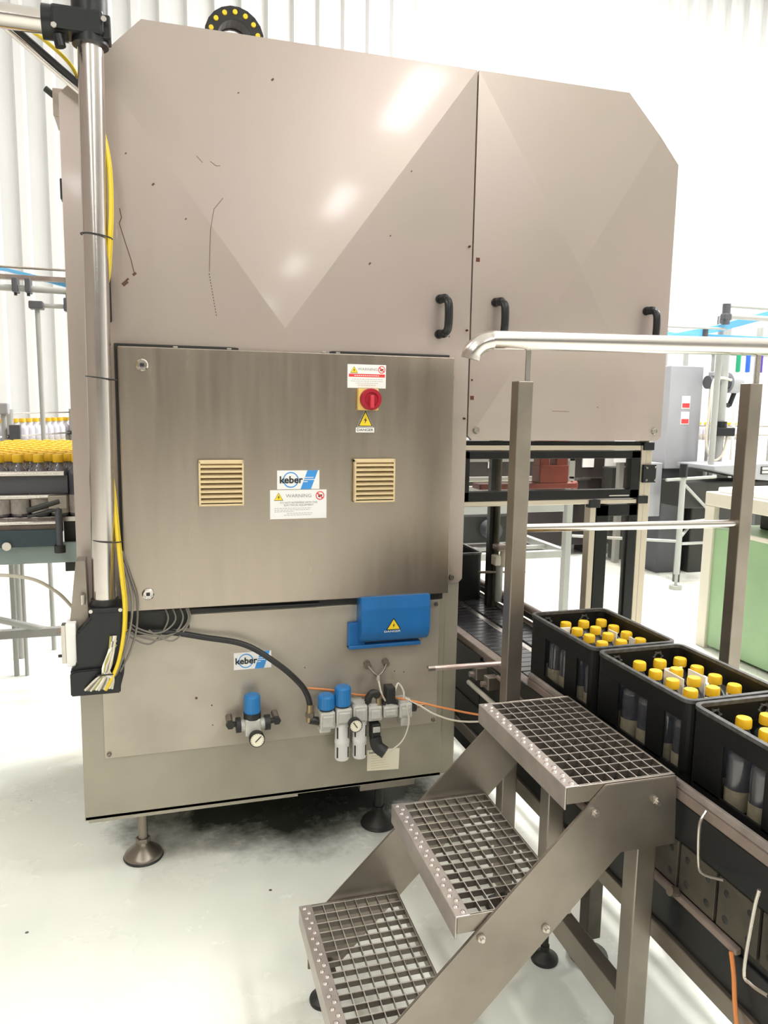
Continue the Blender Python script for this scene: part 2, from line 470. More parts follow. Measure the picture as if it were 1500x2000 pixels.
# thin rust-brown scuffs on the left panel
def scr(pts, wd, parent, panel, m='scratch', name='scratch', d=.031):
    b = MB()
    for k in range(len(pts)-1):
        (xa, za), (xb, zb) = pts[k], pts[k+1]
        dx, dz = xb-xa, zb-za; l = math.hypot(dx, dz) or 1; nx, nz = -dz/l*wd/2, dx/l*wd/2
        q = [(xa+nx, za+nz), (xa-nx, za-nz), (xb-nx, zb-nz), (xb+nx, zb+nz)]
        vs = [(x, facet(x, z, *panel, d)-.0006, z) for x, z in q]
        b.faces(vs, [(0,1,2,3)], m)
    return b.build(name, parent)
scr([(-.064,1.885),(-.06,1.862),(-.066,1.848),(-.052,1.80),(-.04,1.76),(-.033,1.728)], .0022, lp, LP)
scr([(.196,1.93),(.172,1.90),(.163,1.85),(.160,1.80),(.158,1.74)], .0014, lp, LP)
for k in range(15): scr([(.158+.0012*k-.001,1.735-.0075*k),(.158+.0012*k,1.731-.0075*k)], .002, lp, LP)
for x, z, r_ in ((-.032,1.724,.004),(-.056,1.70,.006),(-.05,1.709,.003),(.66,1.87,.002),(.60,1.79,.003),(.33,2.245,.003),(-.045,2.02,.002),(.02,1.95,.003),(.10,1.87,.002),(.24,2.20,.002),
                (.40,1.40,.002),(.72,2.05,.002),(.85,1.60,.002),(.30,1.30,.002)):
    if k: scr([(x-r_, z-r_), (x+r_, z+r_*.8)], r_*1.6, lp, LP, name='paint_chip')
scr([(.13,2.03),(.145,2.015)], .0014, lp, LP); scr([(.165,2.02),(.18,2.01),(.19,2.012)], .0012, lp, LP)
scr([(-.09,2.02),(-.082,2.0)], .0014, lp, LP)
for x, z, r_ in ((.935,1.825,.006),(.93,1.422,.006),(.928,1.475,.003),(1.36,1.40,.0015)):
    scr([(x-r_, z), (x+r_, z)], r_*2, rp, RP, m='rust', name='rust_spot', d=.024)
scr([(1.20,1.386),(1.26,1.385)], .0012, rp, RP, d=.024)
def bolt_head(x, z, r, parent, y=HY, m='steel', name='bolt'):
    b = MB(); b.lathe([(0, -.006), (r*.55, -.006), (r*.6, -.009), (r*.8, -.009), (r, -.006), (r*1.1, 0)], m, (x, y, z), 'y', 16); return b.build(name, parent)
bolt_head(.946, 1.325, .011, rp); bolt_head(1.578, 1.325, .011, rp)
bolt_head(.879, .872, .009, lp, m='matte')
for z in (1.86, 1.62, 1.36): bolt_head(.906, z, .003, lp, m='rust')
def handle(x, z0, z1, parent, name='handle'):
    b = MB(); rr = .011; yy = HY-.045
    pts = [(x-.014, HY-.005, z1), (x-.008, HY-.03, z1)] + [(x-.004, yy+.014, z1-.002), (x, yy, z1-.018), (x, yy, z0+.018), (x-.004, yy+.014, z0+.002), (x-.008, HY-.03, z0), (x-.014, HY-.005, z0)]
    b.tube(spline(pts, 5), rr, 'black', 10, flat=1.15)
    for z in (z0, z1): b.lathe([(0,-.012),(.013,-.012),(.014,0)], 'black', (x-.014, HY-.002, z), 'y', 12)
    return b.build(name, parent)
handle(.83, 1.605, 1.705, lp); handle(1.008, 1.605, 1.705, rp); handle(1.53, 1.605, 1.705, rp)
b = MB(); b.box((-.108, HY-.034, 1.596), (-.090, HY-.022, 1.718), 'black', .004); b.box((-.106, HY-.03, 1.60), (-.094, HY+.001, 1.615), 'black', .002); b.box((-.106, HY-.03, 1.70), (-.094, HY+.001, 1.715), 'black', .002); b.build('edge_handle', lp)
# frame column between base and portal, lower skirt, service plate
b = MB(); b.box((.856, HY+.004, .225), (.908, HY+.06, 1.292), 'base', .003); b.build('frame_column', mach)
b = MB(); b.box((-.205, HY, .222), (.862, HY+.014, .852), 'base', .002); b.box((-.205, HY, .222), (.862, HY+.05, .232), 'base'); b.build('skirt_panel', mach)
b = MB(); b.box((-.195, HY-.0, .214), (.40, HY+.05, .222), 'base'); b.build('skirt_lip', mach)
pl = MB(); pl.box((-.147, HY-.004, .402), (.843, HY+.002, .803), 'plate', .0015); pl = pl.build('service_plate', mach)
for x, z in ((-.135,.415),(.83,.79),(.83,.415)): bolt_head(x, z, .006, pl, y=HY-.004, m='matte')
for x, z, r_ in ((.105,.556,.004),(.148,.53,.0025),(.70,.585,.002),(.73,.58,.002),(.42,.62,.002),(.15,.47,.002)):
    b = MB(); b.lathe([(0,-.0008),(r_,-.0006),(r_,0)], 'scratch', (x, HY-.004, z), 'y', 10); b.build('dent', pl)
# dark cable opening above the plate
b = MB(); b.box((-.105, HY-.006, .765), (.09, HY+.002, .845), 'dark'); b.box((.09, HY-.006, .806), (.85, HY+.002, .838), 'dark'); b.build('cable_slot', mach)
# feet
def foot(x, y, ztop, parent, r=.058, rs=.0145, m='matte', name='levelling_foot', disc='matte'):
    q = 1.0 if r > .05 else 0.25
    b = MB(); b.lathe([(0,.002),(r,.002),(r,.010),(r*.93,.010+.008*q),(r*.42,.014+.028*q),(r*.30,.018+.034*q),(rs*1.1,.020+.034*q),(rs,.022+.038*q),(rs,ztop)], [disc]*4+[m]*4, (x,y,0), 'z', 28)
    b.cyl((x,y,.018+.034*q), (x,y,.032+.034*q), rs*1.5, m, 6)
    b.lathe([(0,0),(r*1.0,0),(r*1.04,.005),(r*1.0,.009)], 'rubber', (x,y,0), 'z', 28)
    return b.build(name, parent)
foot(-.055, 2.335, .24, mach); foot(.70, 2.33, .24, mach, disc='dark', m='dark'); foot(-.08, 3.05, .24, mach); foot(.80, 3.05, .24, mach)
b = MB(); b.box((.55, 2.45, .10), (.82, 2.95, .24), 'dark', .01); b.cyl((.62, 2.42, .15), (.80, 2.42, .15), .05, 'dark', 18); b.build('drive_motor', mach)
b = MB(); b.box((.60, 2.2, .195), (.78, 2.26, .222), 'matte'); b.build('skirt_bracket', mach)
b = MB(); b.box((-.15,3.13,.012),(.85,3.15,.236),'dark'); b.build('rear_light_blocker', mach)  # dark unseen panel, added to keep background light off the floor below
# small latch and hinge on the hood's left edge
b = MB(); b.box((-.225, 2.30, 2.13), (-.19, 2.42, 2.20), 'hood', .003); b.cyl((-.225, 2.33, 2.19), (-.245, 2.33, 2.205), .008, 'dark', 10); b.build('edge_bracket', mach)
b = MB(); b.box((-.206, HY+.01, 1.90), (-.196, HY+.05, 1.95), 'dark', .002); b.build('hinge', mach)

# energy chain on top of the hood
ch = thing('cable_chain', 'black looping cable chain with yellow pins on top of the machine hood', 'cable carrier', (.27, 2.62, 2.34))
cx, cz = .272, 2.497
b = MB()
N = 13
def chp(r, a): return (cx + r*math.cos(a), cz + r*math.sin(a)*1.0)
for k in range(N):
    a0 = PI*1.12 - (PI*1.24)*k/N; a1 = PI*1.12 - (PI*1.24)*(k+1.12)/N
    for yy in (2.56, 2.625):
        b.prism([chp(.051, a0), chp(.090, a0), chp(.090, a1), chp(.051, a1)], 'y', yy, yy+.012, 'rubber', .001)
    b.prism([chp(.053, a0), chp(.057, a0), chp(.057, a1), chp(.053, a1)], 'y', 2.57, 2.63, 'rubber')
    b.prism([chp(.084, a0), chp(.088, a0), chp(.088, a1), chp(.084, a1)], 'y', 2.57, 2.63, 'rubber')
b.box((.182, 2.56, 2.33), (.221, 2.637, 2.475), 'rubber', .003); b.box((.323, 2.56, 2.33), (.362, 2.637, 2.475), 'rubber', .003)
b.build('chain_link_loop', ch)
for k in range(9):
    a = PI*1.06 - (PI*1.14)*k/8; p = chp(.072, a)
    b = MB(); b.lathe([(0,-.004),(.007,-.004),(.0078,0)], 'signy', (p[0], 2.56, p[1]), 'y', 12); b.build('pin', ch)

# ------------------------------------------------------------------ CONTROL CABINET
CY = 2.143
cab = thing('control_cabinet', 'brushed stainless control cabinet with two cream vents fixed to the machine front', 'control cabinet', (.388, 2.16, .832))
b = MB(); b.box((-.088, CY+.018, .838), (.846, HY-.001, 1.545), 'dark', .002); b.build('housing', cab)
b = MB(); b.box((-.079, CY, .832), (.855, CY+.02, 1.537), 'brushed', .0025, seg=3); door = b.build('door', cab)
for z in (1.49, .878):
    b = MB(); b.lathe([(.016,0),(.016,-.004),(.0125,-.007),(.0105,-.007),(.0095,-.003),(0,-.003)], 'polished', (-.019, CY, z), 'y', 24)
    b.box((-.024, CY-.008, z-.004), (-.014, CY-.002, z+.004), 'dark', .001); b.build('lock', door)
for x in (.06, .20, .46, .50): 
    b = MB(); b.box((x, CY+.006, 1.537), (x+.012, CY+.02, 1.5415), 'steel', .001); b.build('hinge_clip', door)
def vent(x0, x1, z0, z1):
    b = MB(); D = .022
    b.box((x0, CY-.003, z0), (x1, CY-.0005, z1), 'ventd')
    b.box((x0, CY-D, z1-.010), (x1, CY, z1), 'vent', .002); b.box((x0, CY-D, z0), (x1, CY, z0+.006), 'vent', .002)
    b.box((x0, CY-D, z0), (x0+.005, CY, z1), 'vent', .0015); b.box((x1-.005, CY-D, z0), (x1, CY, z1), 'vent', .0015)
    n = 8; st = (z1-z0-.016)/n
    for k in range(n):
        zz = z0+.006+st*(k+.5)
        b.faces([(x0+.004,CY-D,zz-.0035),(x1-.004,CY-D,zz-.0035),(x1-.004,CY-.004,zz+.006),(x0+.004,CY-.004,zz+.006),
                 (x0+.004,CY-D,zz+.0012),(x1-.004,CY-D,zz+.0012),(x1-.004,CY-.004,zz+.009),(x0+.004,CY-.004,zz+.009)],
                [(0,1,2,3),(4,7,6,5),(0,4,5,1),(1,5,6,2),(3,2,6,7),(0,3,7,4)], 'vent')
    b.build('ventilation_grille', door)
vent(.119, .239, 1.117, 1.242); vent(.551, .672, 1.118, 1.243)
# stickers: thin plates lying on the door
def tri(b, cx, cz, w, y, m, h=None):
    h = h or w*.87
    b.prism([(cx-w/2, cz-h/3), (cx+w/2, cz-h/3), (cx, cz+h*2/3)], 'y', y-.0004, y, m)
def bolt_sym(b, cx, cz, s, y, m='signk'):
    b.prism([(cx+.10*s,cz+.45*s),(cx-.22*s,cz-.05*s),(cx-.02*s,cz-.03*s),(cx-.10*s,cz-.5*s),(cx+.22*s,cz+.1*s),(cx+.02*s,cz+.06*s)], 'y', y-.0004, y, m)
def ring(b, cx, cz, r0, r1, y, m, n=32, bar=False):
    vs = []; fs = []
    for k in range(n):
        a = 2*PI*k/n
        vs += [(cx+r0*math.cos(a), y, cz+r0*math.sin(a)), (cx+r1*math.cos(a), y, cz+r1*math.sin(a))]
    for k in range(n): fs.append((2*k, 2*k+1, (2*k+3) % (2*n), (2*k+2) % (2*n)))
    b.faces(vs, fs, m)
def keber(x0, x1, z0, z1, y, parent):
    w, h = x1-x0, z1-z0
    b = MB(); b.box((x0, y-.0008, z0), (x1, y, z1), 'sign'); st = b.build('maker_sticker', parent)
    b = MB(); ring(b, x0+w*.32, z0+h*.50, h*.36, h*.42, y-.0012, 'signb', 40)
    b.build('logo_ring', st) if st.parent is mach else b.build('logo_ring', st)
    b = MB(); b.prism([(x0+w*.55, z0), (x0+w*.80, z0), (x0+w*.965, z1), (x0+w*.715, z1)], 'y', y-.0011, y-.0008, 'signb')
    for q, (a, l) in enumerate(((.64,.22),(.63,.26),(.62,.10))):
        b.box((x0+w*a, y-.0014, z0+h*(.60-.11*q)), (x0+w*(a+l), y-.0012, z0+h*(.64-.11*q)), 'sign')
    b.build('blue_stripe', st)
    text('logo_text', 'keber', x0+w*.325, y-.0016, z0+h*.49, h*.52, 'signk', st, bold=h*.012, sx=1.02)
def prohibit(b, cx, cz, r, y):
    ring(b, cx, cz, r*.78, r, y, 'signr', 28)
    b.prism([(cx-r*.75, cz+r*.5), (cx-r*.55, cz+r*.72), (cx+r*.75, cz-r*.5), (cx+r*.55, cz-r*.72)], 'y', y-.0003, y, 'signr')
    b.prism([(cx-r*.5, cz-r*.05), (cx+r*.1, cz+r*.25), (cx+r*.55, cz+r*.2), (cx+r*.5, cz-r*.05), (cx, cz-r*.2), (cx-.1*r, cz-r*.45), (cx-.3*r, cz-r*.35)], 'y', y-.0001, y, 'signk')
# stickers are sub-parts of the cabinet's door
Y0 = CY
keber(.333, .453, 1.158, 1.211, Y0, door)
s1 = MB(); s1.box((.313, Y0-.0012, 1.074), (.474, Y0, 1.156), 'sign', .0004)
s1 = s1.build('warning_label', cab)
b = MB(); tri(b, .337, 1.134, .026, Y0-.0012, 'signk'); tri(b, .337, 1.1343, .0225, Y0-.0015, 'signy'); bolt_sym(b, .337, 1.136, .014, Y0-.0018); b.build('hazard_triangle', s1)
text('heading_text', 'WARNING', .394, Y0-.0015, 1.139, .0135, 'signg', s1, sx=1.12)
b = MB(); prohibit(b, .455, 1.139, .0125, Y0-.0014); b.build('prohibition_mark', s1)
text('body_text', 'DO NOT INTERFERE WITH THE\nELECTRICAL EQUIPMENT', .394, Y0-.0015, 1.1165, .0072, 'signg', s1, sx=1.05)
b = MB()
for q, (a, c) in enumerate(((.325,.43),(.325,.425),(.325,.38),(.36,.435),(.352,.43))):
    zz = 1.1035-.0048*q
    xx = a
    while xx < c:
        l = random.uniform(.004,.009); b.box((xx, Y0-.0014, zz), (min(xx+l,c), Y0-.0012, zz+.0014), 'signg'); xx += l+.0018
b.build('fine_print', s1)
s2 = MB(); s2.box((.532, Y0-.0012, 1.443), (.645, Y0, 1.509), 'sign', .0004); s2 = s2.build('warning_label', cab)
b = MB(); tri(b, .551, 1.491, .022, Y0-.0012, 'signk'); tri(b, .551, 1.4913, .019, Y0-.0015, 'signy'); bolt_sym(b, .551, 1.493, .012, Y0-.0018); b.build('hazard_triangle', s2)
text('heading_text', 'WARNING', .591, Y0-.0015, 1.4955, .0105, 'signg', s2, sx=1.15)
b = MB(); prohibit(b, .632, 1.4955, .0105, Y0-.0014); b.build('prohibition_mark', s2)
b = MB(); b.box((.536, Y0-.0015, 1.474), (.642, Y0-.0012, 1.4825), 'signr')
for q in range(12): b.box((.552+.0062*q, Y0-.0017, 1.477), (.552+.0062*q+.0045, Y0-.0015, 1.479), 'sign')
b.build('red_band', s2)
b = MB()
for q, (a, c) in enumerate(((.545,.635),(.542,.638),(.556,.622),(.562,.615))):
    zz = 1.467-.0054*q; xx = a
    while xx < c:
        l = random.uniform(.003,.008); b.box((xx, Y0-.0014, zz), (min(xx+l,c), Y0-.0012, zz+.0012), 'signg'); xx += l+.0018
b.build('fine_print', s2)
# main switch
sw = MB(); sw.box((.560, Y0-.018, 1.381), (.620, Y0, 1.442), 'swy', .003); sw = sw.build('main_switch', cab)
b = MB(); b.lathe([(.031,0),(.031,-.010),(.029,-.014),(.020,-.014),(.018,-.010),(0,-.010)], 'red', (.595, Y0-.018, 1.412), 'y', 36); b.build('switch_ring', sw)
b = MB(); b.box((.5895, Y0-.042, 1.387), (.6005, Y0-.022, 1.424), 'redl', .003); b.build('switch_grip', sw)
# danger sign
dg = MB(); tri(dg, .586, 1.351, .046, Y0, 'sign', .050); tri(dg, .586, 1.351, .044, Y0-.0004, 'signk', .047); dg.box((.558, Y0-.0010, 1.318), (.6125, Y0, 1.332), 'sign'); dg = dg.build('danger_sign', cab)
b = MB(); tri(b, .586, 1.350, .036, Y0-.0008, 'signy', .038); bolt_sym(b, .586, 1.353, .020, Y0-.0012); b.build('hazard_triangle', dg)
text('sign_text', 'DANGER', .5853, Y0-.0012, 1.3248, .0105, 'signk', dg, sx=1.15)

# maker sticker, plain data plate and blue trunking on the service plate
YP = HY-.004
keber(.212, .320, .630, .681, YP, mach)
# blue ballast cover
bc = thing('blue_terminal_cover', 'blue plastic terminal cover with warning triangle under the control cabinet', 'cover', (.66, 2.17, .67))
b = MB(); b.box((.548, HY-.022, .672), (.60, YP, .752), 'blue', .003); b.box((.548, HY-.03, .672), (.775, YP, .684), 'blue', .003); b.build('back_box', bc)
b = MB(); prof = [(HY-.004,.835),(HY-.055,.835),(HY-.060,.80),(HY-.060,.755)] + [(HY-.025-.035*math.cos(a), .745-.052*math.sin(a)) for a in [PI/2*k/7 for k in range(8)]] + [(HY-.004,.690)]
b.prism(prof, 'x', .577, .792, 'blue', .0015); b.build('curved_hood', bc)
b = MB(); tri(b, .676, .747, .046, HY-.0612, 'signk', .036); tri(b, .676, .747, .038, HY-.0616, 'signy', .030); bolt_sym(b, .676, .749, .016, HY-.0622); bt = b.build('hazard_triangle', bc)
text('sign_text', 'DANGER', .672, HY-.0622, .7305, .0085, 'white', bc, sx=1.5)
# data plate lower right
dp = MB(); dp.prism([(.617,.268),(.720,.262),(.722,.331),(.617,.336)], 'y', HY-.0015, HY, 'gauge'); dp = dp.build('data_plate', mach)
text('plate_text', 'keber', .636, HY-.002, .3265, .011, 'signk', dp)
b = MB()
for q in range(6): b.box((.63, HY-.0018, .314-.008*q), (random.uniform(.67,.705), HY-.0015, .3152-.008*q), 'vent')
b.build('fine_print', dp)

# ------------------------------------------------------------------ PNEUMATICS
def gauge(b_parent, x, y, z, r, name='pressure_gauge', ang=.8):
    b = MB(); b.lathe([(0,.022),(r*.8,.022),(r,.018),(r*1.04,.0),(r*1.0,-.004),(r*.9,-.004)], 'rubber', (x,y,z), 'y', 28)
    b.lathe([(r*.92,-.003),(0,-.0035)], 'gauge', (x,y,z), 'y', 28)
    g = b.build(name, b_parent)
    b = MB(); R = Matrix.Rotation(ang, 3, 'Y'); b.box((x-.0013,y-.0052,z-r*.35), (x+.0013,y-.0042,z+r*.7), 'signk', rot=R, piv=(x,y,z)); b.build('needle', g)
    b = MB()
    for k in range(13):
        a = -.7+ (PI+1.4)*k/12; p0 = (x+r*.86*math.cos(a), z+r*.86*math.sin(a)); p1 = (x+r*.72*math.cos(a), z+r*.72*math.sin(a))
        dx, dz = -math.sin(a)*.0005, math.cos(a)*.0005
        b.faces([(p0[0]+dx,y-.0042,p0[1]+dz),(p0[0]-dx,y-.0042,p0[1]-dz),(p1[0]-dx,y-.0042,p1[1]-dz),(p1[0]+dx,y-.0042,p1[1]+dz)], [(0,1,2,3)], 'signk')
    b.build('scale_marks', g)
    return g
def ribbed_knob(x, y, z0, z1, r, parent, m='knob', name='adjusting_knob'):
    b = MB(); n = 40; i = b.mi(m)
    rings = []
    for h, s in ((z0,1),(z0+.004,1.03),(z1-.006,1.0),(z1-.002,.92),(z1,.8)):
        rings.append([b.bm.verts.new((x+r*s*(1+.025*(k%2))*math.cos(2*PI*k/n), y+r*s*(1+.025*(k%2))*math.sin(2*PI*k/n), h)) for k in range(n)])
    for j in range(4):
        for k in range(n): f = b.bm.faces.new([rings[j][k], rings[j][(k+1)%n], rings[j+1][(k+1)%n], rings[j+1][k]]); f.material_index = i
    f = b.bm.faces.new(rings[-1]); f.material_index = i; f = b.bm.faces.new(rings[0][::-1]); f.material_index = i
    return b.build(name, parent)
pr = thing('pressure_regulator', 'single pressure regulator with tall blue knob beside the lower sticker', 'regulator', (.26, 2.15, .45))
ry = 2.135
ribbed_knob(.258, ry, .517, .570, .0225, pr)
b = MB(); b.lathe([(.0,.500),(.025,.500),(.025,.517),(0,.517)], 'rubber', (.258, ry, 0), 'z', 24); b.build('collar', pr)
b = MB(); b.box((.236, ry-.022, .452), (.280, HY-.004, .502), 'castw', .004); b.cyl((.225, ry, .48), (.293, ry, .48), .017, 'castw', 18); b.build('body', pr)
for sx_, x0, x1 in ((-1,.225,.195),(1,.293,.328)):
    b = MB(); b.cyl((x0,ry,.482), (x0+(x1-x0)*.45,ry,.482), .022, 'rubber', 18); b.cyl((x0,ry,.484), (x1,ry,.486), .008, 'rubber', 12); b.cyl((x1,ry,.486), (x1,HY-.003,.490), .010, 'matte', 12); b.cyl((x1,ry-.01,.486),(x1,ry+.004,.486), .012, 'dark', 6); b.build('side_fitting', pr)
gauge(pr, .266, ry-.045, .452, .0215)
# air preparation unit
ap = thing('air_preparation_unit', 'row of pale air valves with two blue knobs and two white filter bowls', 'air unit', (.6, 2.15, .35))
ay = 2.13
ribbed_knob(.474, ay, .510, .551, .0245, ap); ribbed_knob(.524, ay, .515, .572, .0235, ap)
for x0, x1, z0, z1 in ((.452,.497,.452,.504),(.500,.548,.46,.510),(.551,.595,.462,.515),(.598,.640,.462,.508),(.644,.690,.468,.504),(.694,.735,.462,.508)):
    b = MB(); b.box((x0, ay-.025, z0), (x1, HY-.004, z1), 'castw', .005); b.box((x0+.006, ay-.030, z0+.008), (x1-.006, ay-.02, z1-.01), 'castw', .003); 
    b.cyl(((x0+x1)/2, ay, z1-.002), ((x0+x1)/2, ay, z1+.006), .020, 'castw' if x0 > .55 else 'rubber', 20); b.build('valve_block', ap)
b = MB(); b.box((.450,ay-.02,.440),(.485,ay+.02,.455),'castw',.004); b.box((.70,ay-.022,.435),(.73,ay+.02,.465),'castw',.004); b.build('end_block', ap)
for x in (.523, .577):
    b = MB(); b.lathe([(0,.345),(.019,.345),(.0215,.350),(.0215,.395),(.0225,.397),(.0225,.405),(.0215,.407),(.0215,.462)], 'bowl', (x, ay, 0), 'z', 26)
    bo = b.build('filter_bowl', ap)
    for xo in (-.016, .014):
        a = math.asin(max(-1,min(1,xo/.0215))); yy = ay-.0215*math.cos(a)
        for z0, z1 in ((.355,.388),(.415,.45)):
            b = MB(); b.box((x+xo-.0028, yy-.0008, z0), (x+xo+.0028, yy+.006, z1), 'signk', .001); b.build('sight_slot', bo)
gauge(ap, .551, ay-.052, .468, .0195, ang=-.6)
b = MB(); b.cyl((.551,ay-.03,.468),(.551,ay,.468),.008,'brass',12); b.build('gauge_stem', ap)
b = MB(); b.box((.608,ay-.03,.40),(.635,ay+.01,.455),'rubber',.003); b.box((.610,ay-.033,.43),(.632,ay-.029,.447),'castw',.001); b.tube(spline([(.62,ay-.02,.41),(.625,ay-.03,.385),(.645,ay-.045,.37)],4), .019, 'rubber', 14); b.build('solenoid_plug', ap)
b = MB(); b.box((.655,ay-.02,.508),(.682,ay+.02,.560),'rubber',.003); b.box((.645,ay-.015,.505),(.69,ay+.02,.515),'rubber',.002); b.build('solenoid_coil', ap)
b = MB(); b.tube(spline([(.60,ay,.515),(.602,ay-.01,.535),(.615,ay-.012,.548),(.63,ay-.01,.535)],4), .011, 'dark', 12); b.cyl((.632,ay-.012,.50),(.632,ay-.012,.53),.009,'brass',10); b.build('elbow_fitting', ap)
b = MB(); b.cyl((.735,ay,.487),(.752,ay,.487),.016,'rubber',14); b.cyl((.752,ay,.487),(.78,ay,.488),.007,'brass',10); b.build('outlet_fitting', ap)
b = MB()
for x, z in ((.610,.618),(.668,.620)):
    b.cyl((x, YP, z), (x, YP-.018, z-.004), .0105, 'matte', 12)
    b.tube(spline([(x, YP-.018, z-.004), ((x+.639)/2, YP-.03, z-.022), (.639, YP-.03, .585)], 4), .0035, 'matte', 8)
b.cyl((.639,YP-.03,.588),(.639,YP-.03,.572),.0055,'castw',8)
b.build('hose_branch', ap)
b = MB(); b.tube(spline([(.639,YP-.03,.575),(.645,YP-.05,.535),(.665,YP-.06,.505),(.70,YP-.06,.497),(.715,YP-.05,.53),(.70,YP-.04,.56),(.682,ay-.01,.545)], 6), .0032, 'clear', 8); b.build('loop_hose', ap)
b = MB(); b.tube(spline([(.715,ay-.03,.505),(.72,ay-.035,.45),(.70,ay-.04,.40),(.66,ay-.045,.372)], 6), .0022, 'clear', 8); b.build('signal_cable', ap)
# black supply hose
b = MB(); b.tube(spline([(-.06,2.165,.768),(.03,2.160,.763),(.128,2.155,.742),(.241,2.14,.716),(.335,2.13,.652),(.394,2.13,.593),(.417,2.13,.555),(.426,2.13,.52)], 8), .0085, 'rubber', 12)
hs = tag(b.build('black_air_hose'), 'thick black air hose curving down to the air unit', 'hose')
b = MB(); b.cyl((.426,2.13,.525),(.424,2.13,.472),.0105,'brass',12); b.cyl((.4255,2.13,.500),(.425,2.13,.488),.014,'matte',6); b.cyl((.424,2.13,.478),(.455,2.13,.47),.012,'dark',12); b.build('hose_coupling', hs)
b = MB(); b.tube(spline([(.425,2.165,.562),(.50,2.165,.548),(.572,2.168,.527),(.63,2.165,.518),(.684,2.13,.521),(.76,2.11,.505),(.83,2.08,.492),(.92,1.98,.50),(1.0,1.93,.52)], 8), .0032, 'orange', 8)
tag(b.build('orange_air_hose'), 'thin orange air hose running right from the air unit toward the stairs', 'hose')
b = MB(); b.tube(spline([(.715,2.12,.52),(.76,2.11,.495),(.80,2.1,.47),(.85,2.06,.46),(.90,2.0,.475),(.99,1.94,.50)], 8), .0028, 'clear', 8)
tag(b.build('pale_air_hose'), 'thin pale air hose sagging below the orange one', 'hose')

# ------------------------------------------------------------------ TUBE POST WITH CABLES, left of the machine
PX, PY, PR = -.118, 2.075, .0295
tp = thing('tube_post', 'tall stainless tube post with black clamp in front of the hood', 'post', (PX, PY, .88))
b = MB(); b.cyl((PX-.008,PY,.885), (PX+.003,PY,2.30), PR, 'polished', 40); b.build('tube', tp)
b = MB(); b.cyl((PX-.07,PY-.0,2.262), (PX-.9,PY-.0,2.262), .026, 'polished', 28); b.build('cross_tube', tp)
b = MB(); b.cyl((PX+.003,PY,2.222), (PX+.003,PY,2.34), .041, 'black', 28); b.cyl((PX-.045,PY,2.262), (PX-.10,PY,2.262), .037, 'black', 28); b.box((PX-.08,PY-.042,2.235),(PX+.035,PY+.03,2.29),'black',.008)
b.box((PX+.03,PY-.03,2.232),(PX+.05,PY+.02,2.285),'black',.004); b.cyl((PX-.065,PY-.03,2.225),(PX-.06,PY-.03,2.20),.012,'black',10)
cl = b.build('clamp', tp)
for x, z in ((PX-.072,2.240),(PX+.036,2.268)):
    b = MB(); b.hexnut((x,PY-.042,z), .007, .005, 'steel'); b.build('clamp_bolt', cl)
for z in (1.792, 1.452, 1.042):
    b = MB(); ring_pts = [(PX-.001+.033*math.cos(a)+.006*(math.cos(a)>0)*math.cos(a), PY+.033*math.sin(a), z-.004*math.cos(a)) for a in [2*PI*k/28 for k in range(29)]]
    b.tube(ring_pts, .0018, 'rubber', 6, caps=False); b.build('cable_tie', tp)
b = MB(); b.cyl((PX-.008,PY,.872),(PX-.008,PY,.89),.0345,'dark',28); b.build('foot_ring', tp)
# bracket head the post stands in
bh = thing('cable_outlet_bracket', 'black plastic bracket under the tube post, cables spilling out', 'bracket', (-.14, 2.07, .65))
b = MB(); b.prism([(-.160,.875),(-.085,.875),(-.085,.80),(-.082,.70),(-.095,.65),(-.212,.65),(-.212,.716),(-.196,.73),(-.194,.812),(-.160,.848)], 'y', 2.035, 2.10, 'black', .004)
b.build('shell', bh)
b = MB(); b.box((-.165,2.03,.862),(-.080,2.12,.874),'black',.003); b.cyl((-.158,2.028,.868),(-.158,2.12,.868),.005,'steel',10); b.cyl((-.087,2.028,.868),(-.087,2.12,.868),.005,'steel',10); b.build('clamp_collar', bh)
b = MB(); b.prism([(-.212,.65),(-.092,.65),(-.090,.70),(-.10,.72),(-.20,.716),(-.212,.71)], 'y', 2.022, 2.04, 'black', .003); b.build('lower_tray', bh)
b = MB(); b.prism([(-.193,.99),(-.170,.99),(-.168,.86),(-.165,.80),(-.194,.78),(-.212,.835)], 'y', 2.075, 2.14, 'matte', .001)
b.cyl((-.178,2.06,.905),(-.178,2.06,.88),.006,'steel',8); b.cyl((-.178,2.06,.885),(-.178,2.10,.885),.004,'steel',8); b.build('support_plate', bh)
sn = thing('sensor_box', 'small white sensor box on the left of the black bracket', 'sensor', (-.20, 2.05, .72))
b = MB(); b.box((-.221,2.045,.722),(-.196,2.10,.834),'white',.003); b.box((-.233,2.055,.728),(-.221,2.09,.828),'steel',.002); b.build('housing', sn)
b = MB(); b.cyl((-.233,2.07,.812),(-.243,2.07,.812),.007,'pink',12); b.build('button', sn)
b = MB(); b.cyl((-.233,2.07,.745),(-.243,2.07,.745),.004,'dark',10); b.build('screw', sn)
